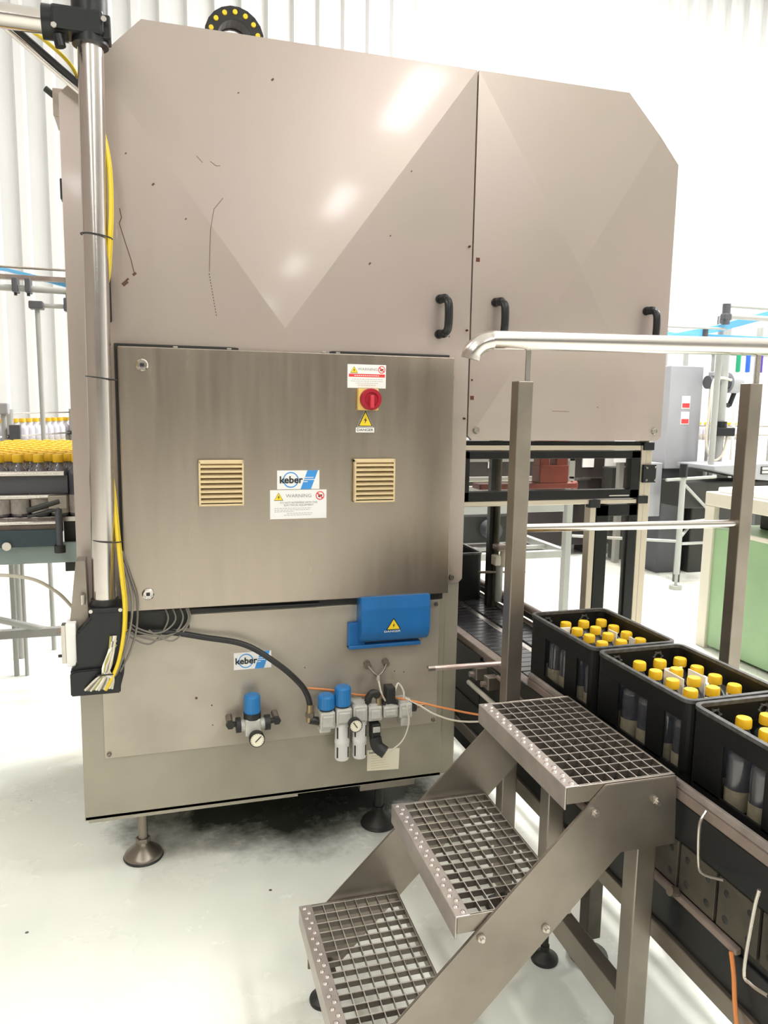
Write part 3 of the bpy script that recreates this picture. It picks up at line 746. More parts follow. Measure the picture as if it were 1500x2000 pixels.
# cables
def cable(pts, r, m, name, label, cat='cable', group=None, n=8):
    b = MB(); b.tube(spline(pts, 8), r, m, n); return tag(b.build(name), label, cat, group)
yc = [(-.30,2.16,2.30),(-.22,2.15,2.25),(-.16,2.13,2.19),(-.135,2.12,2.12),(-.11,2.105,2.08),(-.094,2.088,2.03),(-.083,2.075,1.955),(-.082,2.07,1.86),(-.086,2.065,1.79),(-.094,2.085,1.71),(-.108,2.113,1.64),
      (-.116,2.116,1.45),(-.114,2.114,1.28),(-.100,2.088,1.18),(-.089,2.06,1.04),(-.082,2.045,.95),(-.077,2.035,.88),(-.080,2.02,.81),(-.094,2.01,.74),(-.115,2.005,.69),(-.128,2.015,.665)]
cable(yc, .0048, 'ycable', 'yellow_cable', 'thick yellow cable strapped down the tube post', n=10)
yc2 = [(p[0]+.004, p[1]+.012, p[2]) for p in yc[:18]]
cable(yc2, .0036, 'ycable', 'yellow_cable', 'second yellow cable just behind the thicker yellow one')
for k in range(11):
    x1 = -.165+.0065*k
    cable([(-.100-.004*(k%4),2.032,.800-.012*(k%3)),(-.108-.003*(k%5),2.016-.003*(k%3),.755),(-.118-.0035*(k%5),2.006-.004*(k%2),.720),(-.150+.0042*k,2.004,.697),(x1-.012,2.014,.668-.0015*(k%3))],
          .0031, ('clear','gcable','clear','bundle','white')[k%5], 'bundled_wire', f"{('beige','grey','cream','olive','white')[k%5]} loose wire spilling from the black bracket, {ORD[k]} from the left", 'wire', 'wires spilling from the bracket')
b = MB(); b.tube([(-.126+.022*math.cos(a), 2.010+.013*math.sin(a), .706-.004*math.sin(a)) for a in [2*PI*k/20 for k in range(21)]], .0018, 'rubber', 6, caps=False)
tag(b.build('cable_tie'), 'black cable tie round the wire bundle at the bracket', 'cable tie')
cable([(-.08,2.13,.97),(-.068,2.12,.92),(-.060,2.10,.88),(-.062,2.07,.83),(-.075,2.04,.77),(-.098,2.02,.71),(-.115,2.015,.69)], .0032, 'gcable', 'grey_cable', 'grey cable looping off the lower cabinet corner, nearer the post')
cable([(-.083,2.14,1.0),(-.063,2.13,.93),(-.048,2.12,.87),(-.050,2.11,.80),(-.066,2.06,.75),(-.095,2.03,.70)], .0028, 'gcable', 'grey_cable', 'grey cable looping off the lower cabinet corner, nearer the cabinet')
for k, (x0, x1, zl) in enumerate(((.02,-.06,.735),(.06,-.055,.745),(.075,-.05,.755),(.04,-.05,.765),(.08,.0,.74))):
    cable([(x0,2.165,.842),(x0+.012,2.16,.80),(x0-.01,2.155,(zl+.80)/2-.01),((x0+x1)/2,2.15,zl),(x1,2.15,zl+.018),(x1-.02,2.15,zl+.035)], .0024, 'gcable', 'sagging_cable', ('thin grey cable in slack loop under the cabinet, leftmost drop', 'thin grey cable in slack loop under the cabinet, second drop from right', 'thin grey cable in slack loop under the cabinet, tightest upper loop', 'thin grey cable in slack loop under the cabinet, middle drop', 'thin grey cable in slack loop under the cabinet, rightmost drop')[k], 'cable', 'slack cables below the cabinet')
cable([(.46,2.17,.815),(.20,2.168,.818),(.0,2.168,.825),(-.09,2.16,.83)], .005, 'rubber', 'black_cable', 'straight black cable along the slot under the cabinet')
# diagonal conduits, top left
dv = Vector((-.145,2.12,2.143)) - Vector((-.314,2.12,2.274))
for q, (m, off, r, lab) in enumerate((('polished', -.010, .0075, 'shiny thin conduit running diagonally from the cross tube'), ('rubber', .006, .0085, 'black conduit running diagonally beside the shiny one'))):
    b = MB(); b.cyl((-.54,2.12,2.450+off), (-.138,2.12,2.138+off), r, m, 12); tag(b.build('conduit'), lab, 'conduit')

# ------------------------------------------------------------------ GUARD WINDOW under the hood
gd = thing('window_guard', 'aluminium framed safety guard with black window under the hood', 'guard', (1.25, 2.21, 0))
def bar(name, a, c, m, parent, bev=.002):
    b = MB(); b.box(a, c, m, bev); return b.build(name, parent)
g0, g1 = 2.20, 2.235
bar('top_rail', (.915,g0,1.262),(1.545,g1,1.278),'alu',gd); bar('seal_strip',(.915,g0+.004,1.278),(1.56,g1,1.290),'blackmet',gd)
bar('lower_rail', (.915,g0,1.087),(1.375,g1,1.104),'alu',gd); bar('lower_rail', (1.402,g0,1.087),(1.54,g1,1.100),'alu',gd)
b = MB()
b.box((.915,g0-.004,1.236),(1.543,g1-.006,1.260),'blackmet',.002); b.box((.915,g0-.004,1.104),(1.543,g1-.006,1.134),'blackmet',.002)
b.box((.915,g0-.004,1.104),(.936,g1-.006,1.26),'blackmet',.002); b.box((1.508,g0-.004,1.104),(1.543,g1-.006,1.26),'blackmet',.002)
wf = b.build('window_frame', gd)
b = MB(); b.box((.93,g0+.006,1.128),(1.515,g0+.010,1.242),'pane'); b.build('pane', wf)
b = MB(); b.box((1.43,g0-.006,1.112),(1.505,g0-.003,1.116),'polished'); b.build('bright_strip', wf)
p = bar('corner_post', (1.547,g0,0),(1.565,g1,1.278),'alu',gd); bar('corner_post', (1.567,g0+.004,0),(1.592,g1+.01,1.30),'alu',gd)
bar('middle_post', (1.366,g0,.0),(1.388,g1,1.087),'alu',gd)
for x, z in ((1.36,1.075),(1.54,1.085),(1.552,1.262)): bar('corner_joint', (x,g0-.006,z),(x+.04,g0+.02,z+.026),'black',gd)
h = bar('hinge', (1.552,g0-.010,1.155),(1.602,g0-.001,1.215),'black',gd)
for x, z in ((1.56,1.165),(1.56,1.205),(1.594,1.165),(1.594,1.205)): bolt_head(x, z, .004, h, y=g0-.010)
b = MB()
b.box((1.390,g0,.06),(1.436,g1-.006,1.083),'blackmet',.002); b.box((1.512,g0,.06),(1.545,g1-.006,1.083),'blackmet',.002); b.box((1.39,g0,1.045),(1.545,g1-.006,1.083),'blackmet',.002); b.box((1.39,g0,.06),(1.545,g1-.006,.10),'blackmet',.002)
df = b.build('lower_door_frame', gd)
b = MB(); b.box((1.432,g0+.006,.095),(1.516,g0+.010,1.05),'pane'); b.build('pane', df)
b = MB(); b.box((1.570,g0-.004,1.278),(1.588,g0+.01,1.296),'white',.001); b.build('end_cap', gd)

# ------------------------------------------------------------------ CRATE CONVEYOR
BZ = .62
cv = thing('crate_conveyor', 'black and steel crate conveyor running under the guard window', 'conveyor', (1.15, 1.9, 0))
CA, CB = 0.55, 3.9
b = MB()
for x0, x1 in ((1.035,1.150),(1.182,1.285)):
    y = CA
    while y < CB:
        b.box((x0, y, BZ-.012), (x1, y+.0345, BZ), 'belt', .002, seg=1); y += .038
b.build('slat_belt', cv)
bar('centre_strip', (1.155,CA,BZ-.016),(1.178,CB,BZ-.004),'steel',cv)
b = MB(); b.box((1.0,CA,BZ-.03),(1.033,CB,BZ+.0),'pink',.003); b.build('wear_strip', cv)
bar('wear_strip', (1.288,CA,BZ-.03),(1.315,CB,BZ+.0),'pink',cv)
bar('side_frame', (.992,CA,.43),(1.004,CB,BZ-.03),'dark',cv,.002); bar('side_frame', (1.315,CA,.43),(1.327,CB,BZ-.03),'dark',cv,.002)
b = MB(); b.box((.984,CA,.630),(.998,1.86,.652),'pink',.004); b.box((.986,CA,.652),(.998,1.86,.668),'guidetop',.004); b.build('guide_rail', cv)
b = MB(); b.tube([(1.318,CA,.66),(1.318,3.6,.66)], .014, 'pink', 12); b.build('guide_rail', cv)
bar('far_guide_plate', (1.322,1.9,BZ),(1.332,3.6,.655),'dark',cv)
# perforated plates and lower rails on the near side
y = CA
k = 0
while y < 1.85:
    b = MB(); b.box((.984, y, .452), (.991, y+.10, .548), 'dirty', .001)
    for zz in (.475,.525):
        for yy in (y+.02, y+.078): b.lathe([(0,-.0008),(.007,-.0006),(.008,.0)], 'dark', (.984, yy, zz), 'x', 12)
    b.build('cover_plate', cv)
    y += .108; k += 1
bar('black_side_band', (.986,CA,.550),(.992,1.9,.629),'black',cv,.001)
bar('lower_rail', (.976,1.02,.432),(.990,2.0,.446),'pink',cv,.003)
bar('lower_skirt', (.985,CA,.345),(.997,3.6,.431),'black',cv,.002)
bar('lower_channel', (.975,CA,.305),(.999,3.6,.345),'matte',cv,.002)
bar('floor_channel', (1.31,CA,.305),(1.33,3.6,.345),'matte',cv,.002)
for x, y in ((1.045,1.58),(1.30,1.55),(1.045,.85),(1.30,.85),(1.045,2.9),(1.30,2.9)):
    b = MB(); b.box((x-.02,y-.02,.06),(x+.02,y+.02,BZ-.03),'dirty',.003); lg = b.build('leg', cv)
    foot(x, y, .07, lg, r=.048, rs=.01, m='dark', name='leg_foot', disc='dark')
bolt = MB(); bolt.cyl((.976,1.185,.45),(.960,1.185,.455),.010,'matte',10); bolt.build('rail_bolt', cv)
for pts, r in (([(.978,1.122,.655),(.962,1.118,.63),(.960,1.110,.56),(.960,1.095,.547),(.962,1.045,.566)], .003), ([(.962,.965,.60),(.960,.97,.56),(.960,.98,.44),(.962,.965,.425),(.965,.93,.43)], .0034)):
    b = MB(); b.tube(spline(pts,6), r, 'steel', 8); b.build('wire_hook', cv)
# small brackets near the machine mouth
for y in (2.05, 2.14):
    b = MB(); b.box((.955,y,.545),(.995,y+.035,.585),'matte',.003); b.cyl((.94,y+.018,.562),(.975,y+.018,.562),.009,'pink',10); b.build('side_bracket', cv)
b = MB(); b.box((.93,1.82,.50),(.985,1.90,.56),'dirty',.006); b.cyl((.925,1.80,.53),(.975,1.80,.53),.012,'matte',12); b.cyl((.90,1.77,.50),(.96,1.77,.50),.018,'cream',14); b.build('chain_tensioner', cv)
b = MB(); b.tube([(.97,2.02,.60),(.98,1.95,.585),(.99,1.87,.575)], .006, 'pink', 8); b.tube([(.978,2.25,.50),(.978,1.9,.50)], .008, 'cream', 10); b.build('guide_rod', cv)
b = MB(); b.box((.99,2.19,.25),(1.0,3.3,.60),'black'); b.build('inner_skirt', cv)
b = MB(); b.cyl((.725,1.955,.668),(.985,1.955,.663),.0075,'rod',14); b.cyl((.725,1.955,.668),(.745,1.955,.668),.0085,'matte',14); b.cyl((.98,1.955,.663),(.98,1.955,.60),.007,'matte',10)
b.build('stop_rod', cv)
cable([(.976,1.03,.435),(.972,1.015,.40),(.966,1.00,.355),(.962,.98,.30),(.965,.96,.24)], .0042, 'orange', 'hanging_air_line', 'orange air line hanging off the lower conveyor rail at right edge', 'hose')

# ------------------------------------------------------------------ CRATES AND BOTTLES
CW, CL, CZ1 = .240, .338, .813
def rr(x0, x1, y0, y1, r, n=5):
    pts = []
    for cx, cy, a in ((x1-r,y1-r,0),(x0+r,y1-r,PI/2),(x0+r,y0+r,PI),(x1-r,y0+r,3*PI/2)):
        pts += [(cx+r*math.cos(a+PI/2*k/n), cy+r*math.sin(a+PI/2*k/n)) for k in range(n+1)]
    return pts
def ringwall(b, x0, x1, y0, y1, r, t, z0, z1, m):
    o = rr(x0,x1,y0,y1,r); i = rr(x0+t,x1-t,y0+t,y1-t,max(r-t,.003)); n = len(o)
    vs = [(p[0],p[1],z0) for p in o]+[(p[0],p[1],z1) for p in o]+[(p[0],p[1],z1) for p in i]+[(p[0],p[1],z0) for p in i]
    fs = []
    for k in range(n):
        q = (k+1) % n
        fs += [(k,q,n+q,n+k),(n+k,n+q,2*n+q,2*n+k),(2*n+k,2*n+q,3*n+q,3*n+k),(3*n+k,3*n+q,q,k)]
    b.faces(vs, fs, m)
s_local[0] = True
def make_crate():
    t = thing('bottle_crate', '', 'crate', (0,0,0), group=None)
    w, l = CW/2, CL/2; H = .191
    b = MB()
    ringwall(b, -w, w, -l, l, .022, .006, 0.0, .035, 'crate'); b.box((-w+.004,-l+.004,0.002),(w-.004,l-.004,.008),'crate')
    ringwall(b, -w, w, -l, l, .022, .006, .142, H-.004, 'crate')
    # side walls with window openings, plain ends
    for sx in (-1, 1):
        xa, xb = (-w, -w+.006) if sx < 0 else (w-.006, w)
        for ya, yb in ((-l+.016,-l+.022),(-l+.078,-l+.135),(l-.095,l-.016)):
            b.box((xa,ya,.03),(xb,yb,.142),'crate',.001)
    for sy in (-1, 1):
        ya, yb = (-l, -l+.006) if sy < 0 else (l-.006, l)
        b.box((-w+.018,ya,.03),(w-.018,yb,.142),'crate',.001)
    for cx, cy, a0 in ((w-.022,l-.022,0),(-w+.022,l-.022,PI/2),(-w+.022,-l+.022,PI),(w-.022,-l+.022,3*PI/2)):
        o = [(cx+.022*math.cos(a0+PI/2*k/5), cy+.022*math.sin(a0+PI/2*k/5)) for k in range(6)]; i = [(cx+.016*math.cos(a0+PI/2*k/5), cy+.016*math.sin(a0+PI/2*k/5)) for k in range(6)][::-1]
        b.prism(o+i, 'z', .03, .142, 'crate')
    b.build('shell', t)
    b = MB(); ringwall(b, -w-.003, w+.003, -l-.001, l+.001, .024, .010, H-.008, H, 'crim'); b.build('rim', t)
    for x in (-.068, .052):
        b = MB(); b.tube([(x+.010*math.cos(a), l-.0075, .163+.010*math.sin(a)) for a in [2*PI*k/14 for k in range(15)]], .0025, 'crim', 6, caps=False)
        for k in range(6):
            a = PI/3*k; b.cyl((x+.010*math.cos(a), l-.0075, .163+.010*math.sin(a)), (x+.015*math.cos(a), l-.0075, .163+.015*math.sin(a)), .0025, 'crim', 6)
        b.build('moulded_rosette', t)
    return t
def bottle_prof(H, R):
    return [(0,.0),(R*.85,.0),(R,.004),(R,H*.68),(R*.97,H*.73),(R*.85,H*.77),(R*.62,H*.805),(R*.48,H*.85),(R*.45,H*.93),(R*.5,H*.935),(R*.5,H*.95),(0,H*.95)]
def make_bottle(name, H, R, capr, caph, gm, lm, lz0, lz1, cm='yellow'):
    t = thing(name, '', 'bottle', (0,0,0))
    b = MB(); b.lathe(bottle_prof(H, R), gm, (0,0,0), 'z', 20); b.build('glass_body', t)
    b = MB(); b.lathe([(R+.0004,lz0),(R+.0006,lz0+.001),(R+.0006,lz1-.001),(R+.0004,lz1)], lm, (0,0,0), 'z', 20); b.build('label', t)
    b = MB(); n = 24; prof = [(capr*.97,H-caph),(capr,H-caph+.002),(capr*.98,H-.003),(capr*.88,H),(0,H)]
    b.lathe(prof, cm, (0,0,0), 'z', n); b.build('cap', t)
    return t
crate_back = [3.165, 1.952, 1.600, 1.252]
crate0 = make_crate()
bot0 = make_bottle('glass_bottle', .160, .0245, .0158, .019, 'bottle', 'label', .012, .052)
divs = MB()
s_local[0] = False
crate_desc = {0: 'black plastic crate farthest inside the machine mouth', 1: 'black bottle crate touching the guard window, farthest of the filled row',
              2: 'black bottle crate in the middle of the filled row', 3: 'black bottle crate nearest the camera, cut by the frame edge'}
bot_desc = {0: 'dark bottle with yellow cap in crate inside the machine', 1: 'dark bottle with yellow cap in the crate nearest the guard window',
            2: 'dark bottle with yellow cap in the middle crate', 3: 'dark bottle with yellow cap in the crate at right edge'}
first_c = first_b = True
def bl(i, c, r):
    cr = ('', 'crate by the guard', 'middle crate', 'crate at right edge')[i]
    rn = ('nearest row', 'second nearest row', 'centre row', 'second farthest row', 'farthest row')[r]
    cn = ('leftmost', 'second from left', 'second from right', 'rightmost')[c]
    return f'yellow-capped dark bottle in the {cr}, {rn}, {cn}'
for i, yb in enumerate(crate_back):
    yc_ = yb - CL/2 - .004
    rz = (0, .0, .012, -.006)[i]
    if first_c: crate0.location = (1.152, yc_, BZ+.001); crate0['label'] = crate_desc[i]; first_c = False
    else: dup(crate0, (1.152, yc_, BZ+.001), crate_desc[i], rotz=rz)
    if i == 0: continue
    for c in range(4):
        for r in range(5):
            lx = -.087 + c*.058; ly = -.125 + r*.0625
            p = (1.152+lx, yc_+ly, BZ+.0095)
            g = ('bottles in the crate by the guard', 'bottles in the middle crate', 'bottles in the crate at the frame edge')[i-1]
            if first_b: bot0.location = p; bot0['label'] = bl(i, c, r); bot0['group'] = g; first_b = False
            else: dup(bot0, p, bl(i, c, r), g, rotz=random.uniform(-3,3))
# thin white strips standing between the bottles
for (x, y, wx, wy, lab) in ((1.088,1.862,.05,.003,'white strip at the far left of the crate by the guard'),(1.21,1.80,.003,.04,'white strip right of centre in the crate by the guard'),
                       (1.225,1.73,.003,.03,'short white strip near the right wall of the crate by the guard'),(1.152,1.46,.003,.07,'white strip left of the middle caps in the middle crate'),(1.18,1.500,.05,.003,'white strip behind the middle caps in the middle crate'),(1.211,1.455,.003,.06,'white strip right of the middle caps in the middle crate')):
    b = MB(); b.box((x-wx/2,y-wy/2,BZ+.010),(x+wx/2,y+wy/2,BZ+.168),'white',.0008); tag(b.build('white_strip'), lab, 'card')

# ------------------------------------------------------------------ HANDRAIL
hr = thing('hand_rail', 'stainless handrail with round top rail crossing above the crates', 'railing', (.92, 1.82, 0))
def post(x, y, z0, z1):
    b = MB(); b.box((x-.021,y-.0,z0),(x+.021,y+.042,z1),'matte',.0025)
    p = b.build('post', hr)
    foot(x, y+.021, z0+.002, p, r=.045, rs=.012, m='dark', name='post_foot', disc='dark')
post(.914, 1.80, .07, 1.463); post(1.627, 1.80, .07, 1.473)
for x, z in ((.925,1.46),(1.638,1.47)):
    b = MB(); b.box((x-.007,1.812,z-.01),(x+.007,1.818,z+.09),'steel',.001); b.build('rail_strut', hr)
top = [(.770,1.825,1.515),(.774,1.823,1.532),(.792,1.82,1.551),(.818,1.818,1.560),(.85,1.818,1.5625),(1.1,1.818,1.567),(1.5,1.818,1.573),(2.0,1.818,1.582)]
b = MB(); b.tube(spline(top, 8), .024, 'polished', 28, caps=False); b.build('top_rail', hr)
b = MB(); b.cyl((.935,1.82,1.082),(1.606,1.82,1.074),.0115,'polished',20); b.build('middle_rail', hr)

# ------------------------------------------------------------------ STEP PLATFORM
YAW = -.0147
stp = thing('step_platform', 'three step stainless stairs with open grating treads beside the conveyor', 'steps', (.62, 1.42, 0), YAW)
cs, sn_ = math.cos(YAW), math.sin(YAW)
def S(u, v, z):  # stair frame to world
    return (u*cs-v*sn_, u*sn_+v*cs, z)
RY = Matrix.Rotation(YAW, 3, 'Z')
class SMB(MB):
    def build(s, name, parent=None, loc=None):
        for v in s.bm.verts: v.co = RY @ v.co
        return MB.build(s, name, parent, loc)
V0, V1 = 1.221, 1.642
TR = ((.278,.237),(.499,.461),(.713,.689))
for u0, zt in TR:
    u1 = u0+.240; D = .014
    b = SMB()
    th = .0016
    nv, nu = 13, 8
    us = u0+.030
    for k in range(nv+1):
        v = V0+.006+(V1-V0-.012)*k/nv; b.box((us, v-th/2, zt-D), (u1-.001, v+th/2, zt-.002), 'grate_shaded'); b.box((us, v-th/2, zt-.002), (u1-.001, v+th/2, zt-.0004), 'grate_lit')
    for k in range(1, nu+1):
        u = us+(u1-us-.003)*k/nu; b.box((u-th/2, V0+.003, zt-D*.8), (u+th/2, V1-.003, zt-.002), 'grate_shaded'); b.box((u-th/2, V0+.003, zt-.002), (u+th/2, V1-.003, zt-.0006), 'grate_lit')
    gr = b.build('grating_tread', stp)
    b = SMB(); b.box((u0+.004,V0,zt-.034),(u1,V0+.0035,zt),'stair',.0008); b.box((u0+.004,V1-.0035,zt-.034),(u1,V1,zt),'stair',.0008); b.box((u1-.003,V0,zt-.030),(u1,V1,zt),'stair',.0008); b.build('edge_frame', gr)
    b = SMB()
    b.box((u0, V0, zt-.003), (u0+.030, V1, zt+.001), 'nose', .0015, seg=3); b.box((u0, V0, zt-.045), (u0+.0035, V1, zt), 'nose', .0015)
    n = 24
    for k in range(n):
        v = V0+.012+(V1-V0-.024)*k/(n-1); uu = u0+(.011 if k % 2 else .019)
        b.lathe([(.0062,0),(.0045,.0022),(.0026,.0028),(.0018,.0012),(0,.0008)], 'nose', (uu, v, zt+.0008), 'z', 12)
    b.build('nosing', gr)
poly = [(.300,.07),(.300,.196),(.342,.232),(.797,.687),(.953,.687),(.960,.543),(.838,.543),(.375,.07)]
for v in (V0-.0062, V1+.0002):
    b = SMB(); b.prism(poly, 'y', v, v+.006, 'stair', .0012); st = b.build('stringer', stp)
    for u, z in ((.773,.635),(.908,.641),(.548,.417),(.681,.413)):
        b = SMB()
        if v < 1.4:
            b.hexnut((u, v, z), .0085, .006, 'steel'); b.cyl((u,v-.005,z),(u,v-.012,z),.0042,'steel',10)
        else:
            b.cyl((u,v,z),(u,v-.012,z),.007,'matte',8)
        b.build('bolt', st)
for v in (V0+.008, V1-.052):
    b = SMB(); b.box((.884,v,.098),(.929,v+.044,.655),'stair',.003); lg = b.build('rear_leg', stp)
    f = S(.906, v+.022, 0); foot(f[0], f[1], .103, lg, r=.034, rs=.0085, m='dark', name='leg_foot', disc='dark')
for v in (V0+.022, V1-.022):
    b = SMB(); b.box((.308,v-.016,.068),(.362,v+.016,.080),'stair',.002); fm = b.build('foot_bracket', stp)
    f = S(.335, v, 0); foot(f[0], f[1], .075, fm, r=.034, rs=.0085, m='dark', name='front_foot', disc='dark')
b = SMB(); b.box((.888,V0+.05,.125),(.925,V1-.05,.186),'stair',.002); b.build('cross_bar', stp)

# ------------------------------------------------------------------ INSIDE THE MACHINE MOUTH
rg = thing('red_gripper_head', 'orange-red lifting head hanging behind the guard window', 'gripper', (1.6, 2.9, 1.08))
b = MB(); b.box((1.53,2.86,1.09),(1.575,2.92,1.31),'orangered',.004); b.box((1.605,2.86,1.09),(1.66,2.92,1.31),'orangered',.004); b.box((1.528,2.855,1.085),(1.662,2.925,1.16),'orangered',.004); b.build('yoke', rg)
b = MB(); b.box((1.26,2.85,1.062),(1.70,2.93,1.085),'orangered',.004); b.cyl((1.70,2.89,1.072),(1.72,2.89,1.072),.018,'orangered',12); b.build('cross_beam', rg)
b = MB(); b.cyl((1.281,2.72,.05),(1.281,2.72,1.32),.011,'dirty',12); b.box((1.255,2.73,.05),(1.275,2.76,1.32),'dark',.002)
tag(b.build('guide_column'), 'slim dark guide column standing behind the conveyor in the machine mouth', 'column')
sm = thing('sensor_mount', 'small cream sensor mount beside the crate in the machine mouth', 'sensor', (1.29, 2.72, .78))
b = MB(); b.box((1.262,2.665,.845),(1.315,2.72,.868),'pink',.006); b.cyl((1.30,2.69,.78),(1.30,2.69,.85),.015,'cream',12); b.box((1.25,2.66,.79),(1.275,2.70,.83),'cream',.005); b.build('head', sm)
b = MB(); b.cyl((1.288,2.70,.64),(1.288,2.70,.80),.014,'palefr',12); b.build('stem', sm)
b = MB(); b.cyl((1.20,2.70,.76),(1.40,2.70,.752),.005,'matte',8); b.build('arm', sm)

# ------------------------------------------------------------------ BACKGROUND, seen through and beside the machine
pf = thing('pale_table_frame', 'pale grey tubular conveyor frame standing beyond the machine mouth', 'frame', (2.1, 4.5, 0))
def fbar(name, a, c, m='palefr', parent=None): return bar(name, a, c, m, parent, .004)
for x in (1.45, 2.50):
    for y in (4.30, 5.30): 
        b = MB(); b.box((x,y,.08),(x+.045,y+.045,.80),'palefr',.004); lg = b.build('leg', pf); foot(x+.022,y+.022,.09,lg,r=.035,rs=.012,m='palefr',name='leg_foot',disc='palefr')
for y in (4.30, 5.30):
    fbar('long_bar', (1.45,y,.745),(2.545,y+.045,.80), parent=pf); fbar('long_bar', (1.45,y,.45),(2.545,y+.045,.495), parent=pf)
for x in (1.45, 2.50): fbar('end_bar', (x,4.3,.745),(x+.045,5.345,.80), parent=pf); fbar('end_bar', (x,4.3,.45),(x+.045,5.345,.495), parent=pf)
for y in (4.55,4.8,5.05): fbar('shelf_slat', (1.45,y,.46),(2.545,y+.03,.485), parent=pf)
b = MB(); b.box((1.5,4.6,.50),(2.3,5.2,.70),'dark',.02); b.cyl((1.6,4.6,.6),(1.6,4.5,.6),.06,'dark',16); b.cyl((2.1,4.6,.6),(2.1,4.5,.6),.06,'greyd',16); b.build('gear_box', pf)
# portal rails higher up behind the window
uf = thing('upper_rail_frame', 'pale overhead rail frame seen through the guard window', 'frame', (2.3, 4.0, 0))
fbar('upright', (2.33,4.0,0),(2.37,4.04,1.12), parent=uf); fbar('upright', (1.45,4.0,0),(1.49,4.04,1.12), parent=uf); fbar('top_bar', (1.45,4.0,1.085),(2.37,4.04,1.12), parent=uf); fbar('mid_bar', (1.45,4.0,.98),(2.37,4.03,1.0), parent=uf)
# dark machine far behind
dm = thing('dark_labelling_machine', 'dark brown machine body with white square tags in the far right', 'machine', (4.0, 6.6, 0))
b = MB(); b.box((2.2,6.4,.10),(5.6,7.3,1.05),'brown',.01); b.box((2.75,6.5,0),(2.9,6.7,.42),'brown'); b.box((4.0,6.5,0),(4.15,6.7,.42),'brown'); b.box((5.3,6.5,0),(5.45,6.7,.42),'brown'); b.build('body', dm)
for k in range(8):
    b = MB(); b.box((2.9+.24*k,6.385,.84),(3.02+.24*k,6.40,.94),'tabletop',.002); b.build('white_tag', dm)
b = MB(); b.box((2.6,6.37,.72),(5.6,6.40,.745),'polished',.004); b.box((2.6,6.37,1.0),(5.6,6.40,1.02),'polished',.004); b.build('bright_rail', dm)
b = MB()
for k in range(9): b.cyl((2.8+.2*k,6.4,.55),(2.8+.2*k,6.3,.55),.05,'greyd',14)
b.build('roller_row', dm)

# green cabinet with white top
gc = thing('green_cabinet', 'green machine cabinet with cream frame and white top behind the conveyor', 'cabinet', (3.6, 3.0, 0))
b = MB(); b.box((3.112,2.0,.02),(4.3,3.72,.72),'green',.004); b.build('green_panel', gc)
b = MB(); b.box((3.097,3.68,0),(3.135,3.757,.844),'cream',.004); b.build('corner_post', gc)
b = MB(); b.box((3.095,1.9,.845),(4.33,3.76,.925),'cream',.006); b.build('top_frame', gc)
b = MB(); b.box((3.10,1.9,.70),(3.12,3.5,.725),'cream',.004); b.build('slot_sill', gc)
b = MB(); b.box((3.35,1.95,.72),(4.25,3.60,.845),'dark',.01); b.cyl((3.30,2.95,.78),(3.35,2.95,.78),.035,'greyd',16); b.build('slot_inside', gc)
b = MB(); b.prism([(3.13,3.70),(4.0,3.74),(4.3,3.2),(4.3,1.95),(3.13,1.95)], 'z', .925, .955, 'tabletop', .004); b.build('white_cover', gc)
b = MB(); b.cyl((3.112,3.05,.36),(3.085,3.05,.36),.022,'dark',12); b.cyl((3.09,3.05,.36),(3.085,3.04,.30),.006,'dark',8); b.build('door_catch', gc)

# grey electrical column with labels
ec = thing('grey_electrical_column', 'tall grey electrical column with red and white labels, far right', 'cabinet', (4.3, 5.6, .9))
b = MB(); b.box((4.10,5.5,.90),(4.42,5.95,1.75),'grey',.006); b.build('housing', ec)
for z in (1.40, 1.27):
    b = MB(); b.box((4.225,5.497,z),(4.305,5.5,z+.105),'sign'); lb = b.build('label', ec); b = MB(); b.box((4.23,5.495,z+.008),(4.30,5.497,z+.045),'signr'); b.build('red_patch', lb)
b = MB(); b.cyl((4.45,5.5,1.66),(4.45,5.49,1.66),.01,'dark',8); b.build('knob', ec)
b = MB(); b.box((4.12,5.55,0),(4.35,5.9,.90),'greyd',.006); b.build('pedestal', ec)
mo = thing('grey_motor', 'grey cylindrical motor mounted on pole beside electrical column', 'motor', (4.55, 5.5, 1.6))
b = MB(); b.cyl((4.42,5.45,1.62),(4.62,5.45,1.62),.055,'greyd',18); b.build('barrel', mo)
b = MB(); b.cyl((4.62,5.45,1.62),(4.72,5.45,1.62),.085,'grey',22); b.build('end_bell', mo)
b = MB(); b.box((4.45,5.42,1.67),(4.60,5.48,1.705),'grey',.004); b.build('terminal_box', mo)
desk = thing('grey_feed_desk', 'grey sloping feed table below the motor, far right', 'table', (4.5, 5.2, .8))
b = MB(); b.prism([(4.18,.93),(4.18,.96),(4.88,.98),(4.88,.83),(4.60,.85)], 'y', 5.0, 5.45, 'grey', .004); b.build('top', desk)
b = MB(); b.box((4.62,4.994,.895),(4.79,5.0,.955),'dark'); b.build('display', desk)
b = MB(); b.box((4.63,4.99,.902),(4.78,4.994,.922),'cream'); b.box((4.63,4.99,.93),(4.78,4.994,.95),'cream'); b.build('display_text', desk)
b = MB(); b.box((4.0,5.1,.62),(4.85,5.4,.83),'dark',.01); b.build('under_box', desk)
for x in (4.05, 4.75): 
    b = MB(); b.box((x,5.2,0),(x+.04,5.24,.65),'greyd'); b.build('leg', desk)
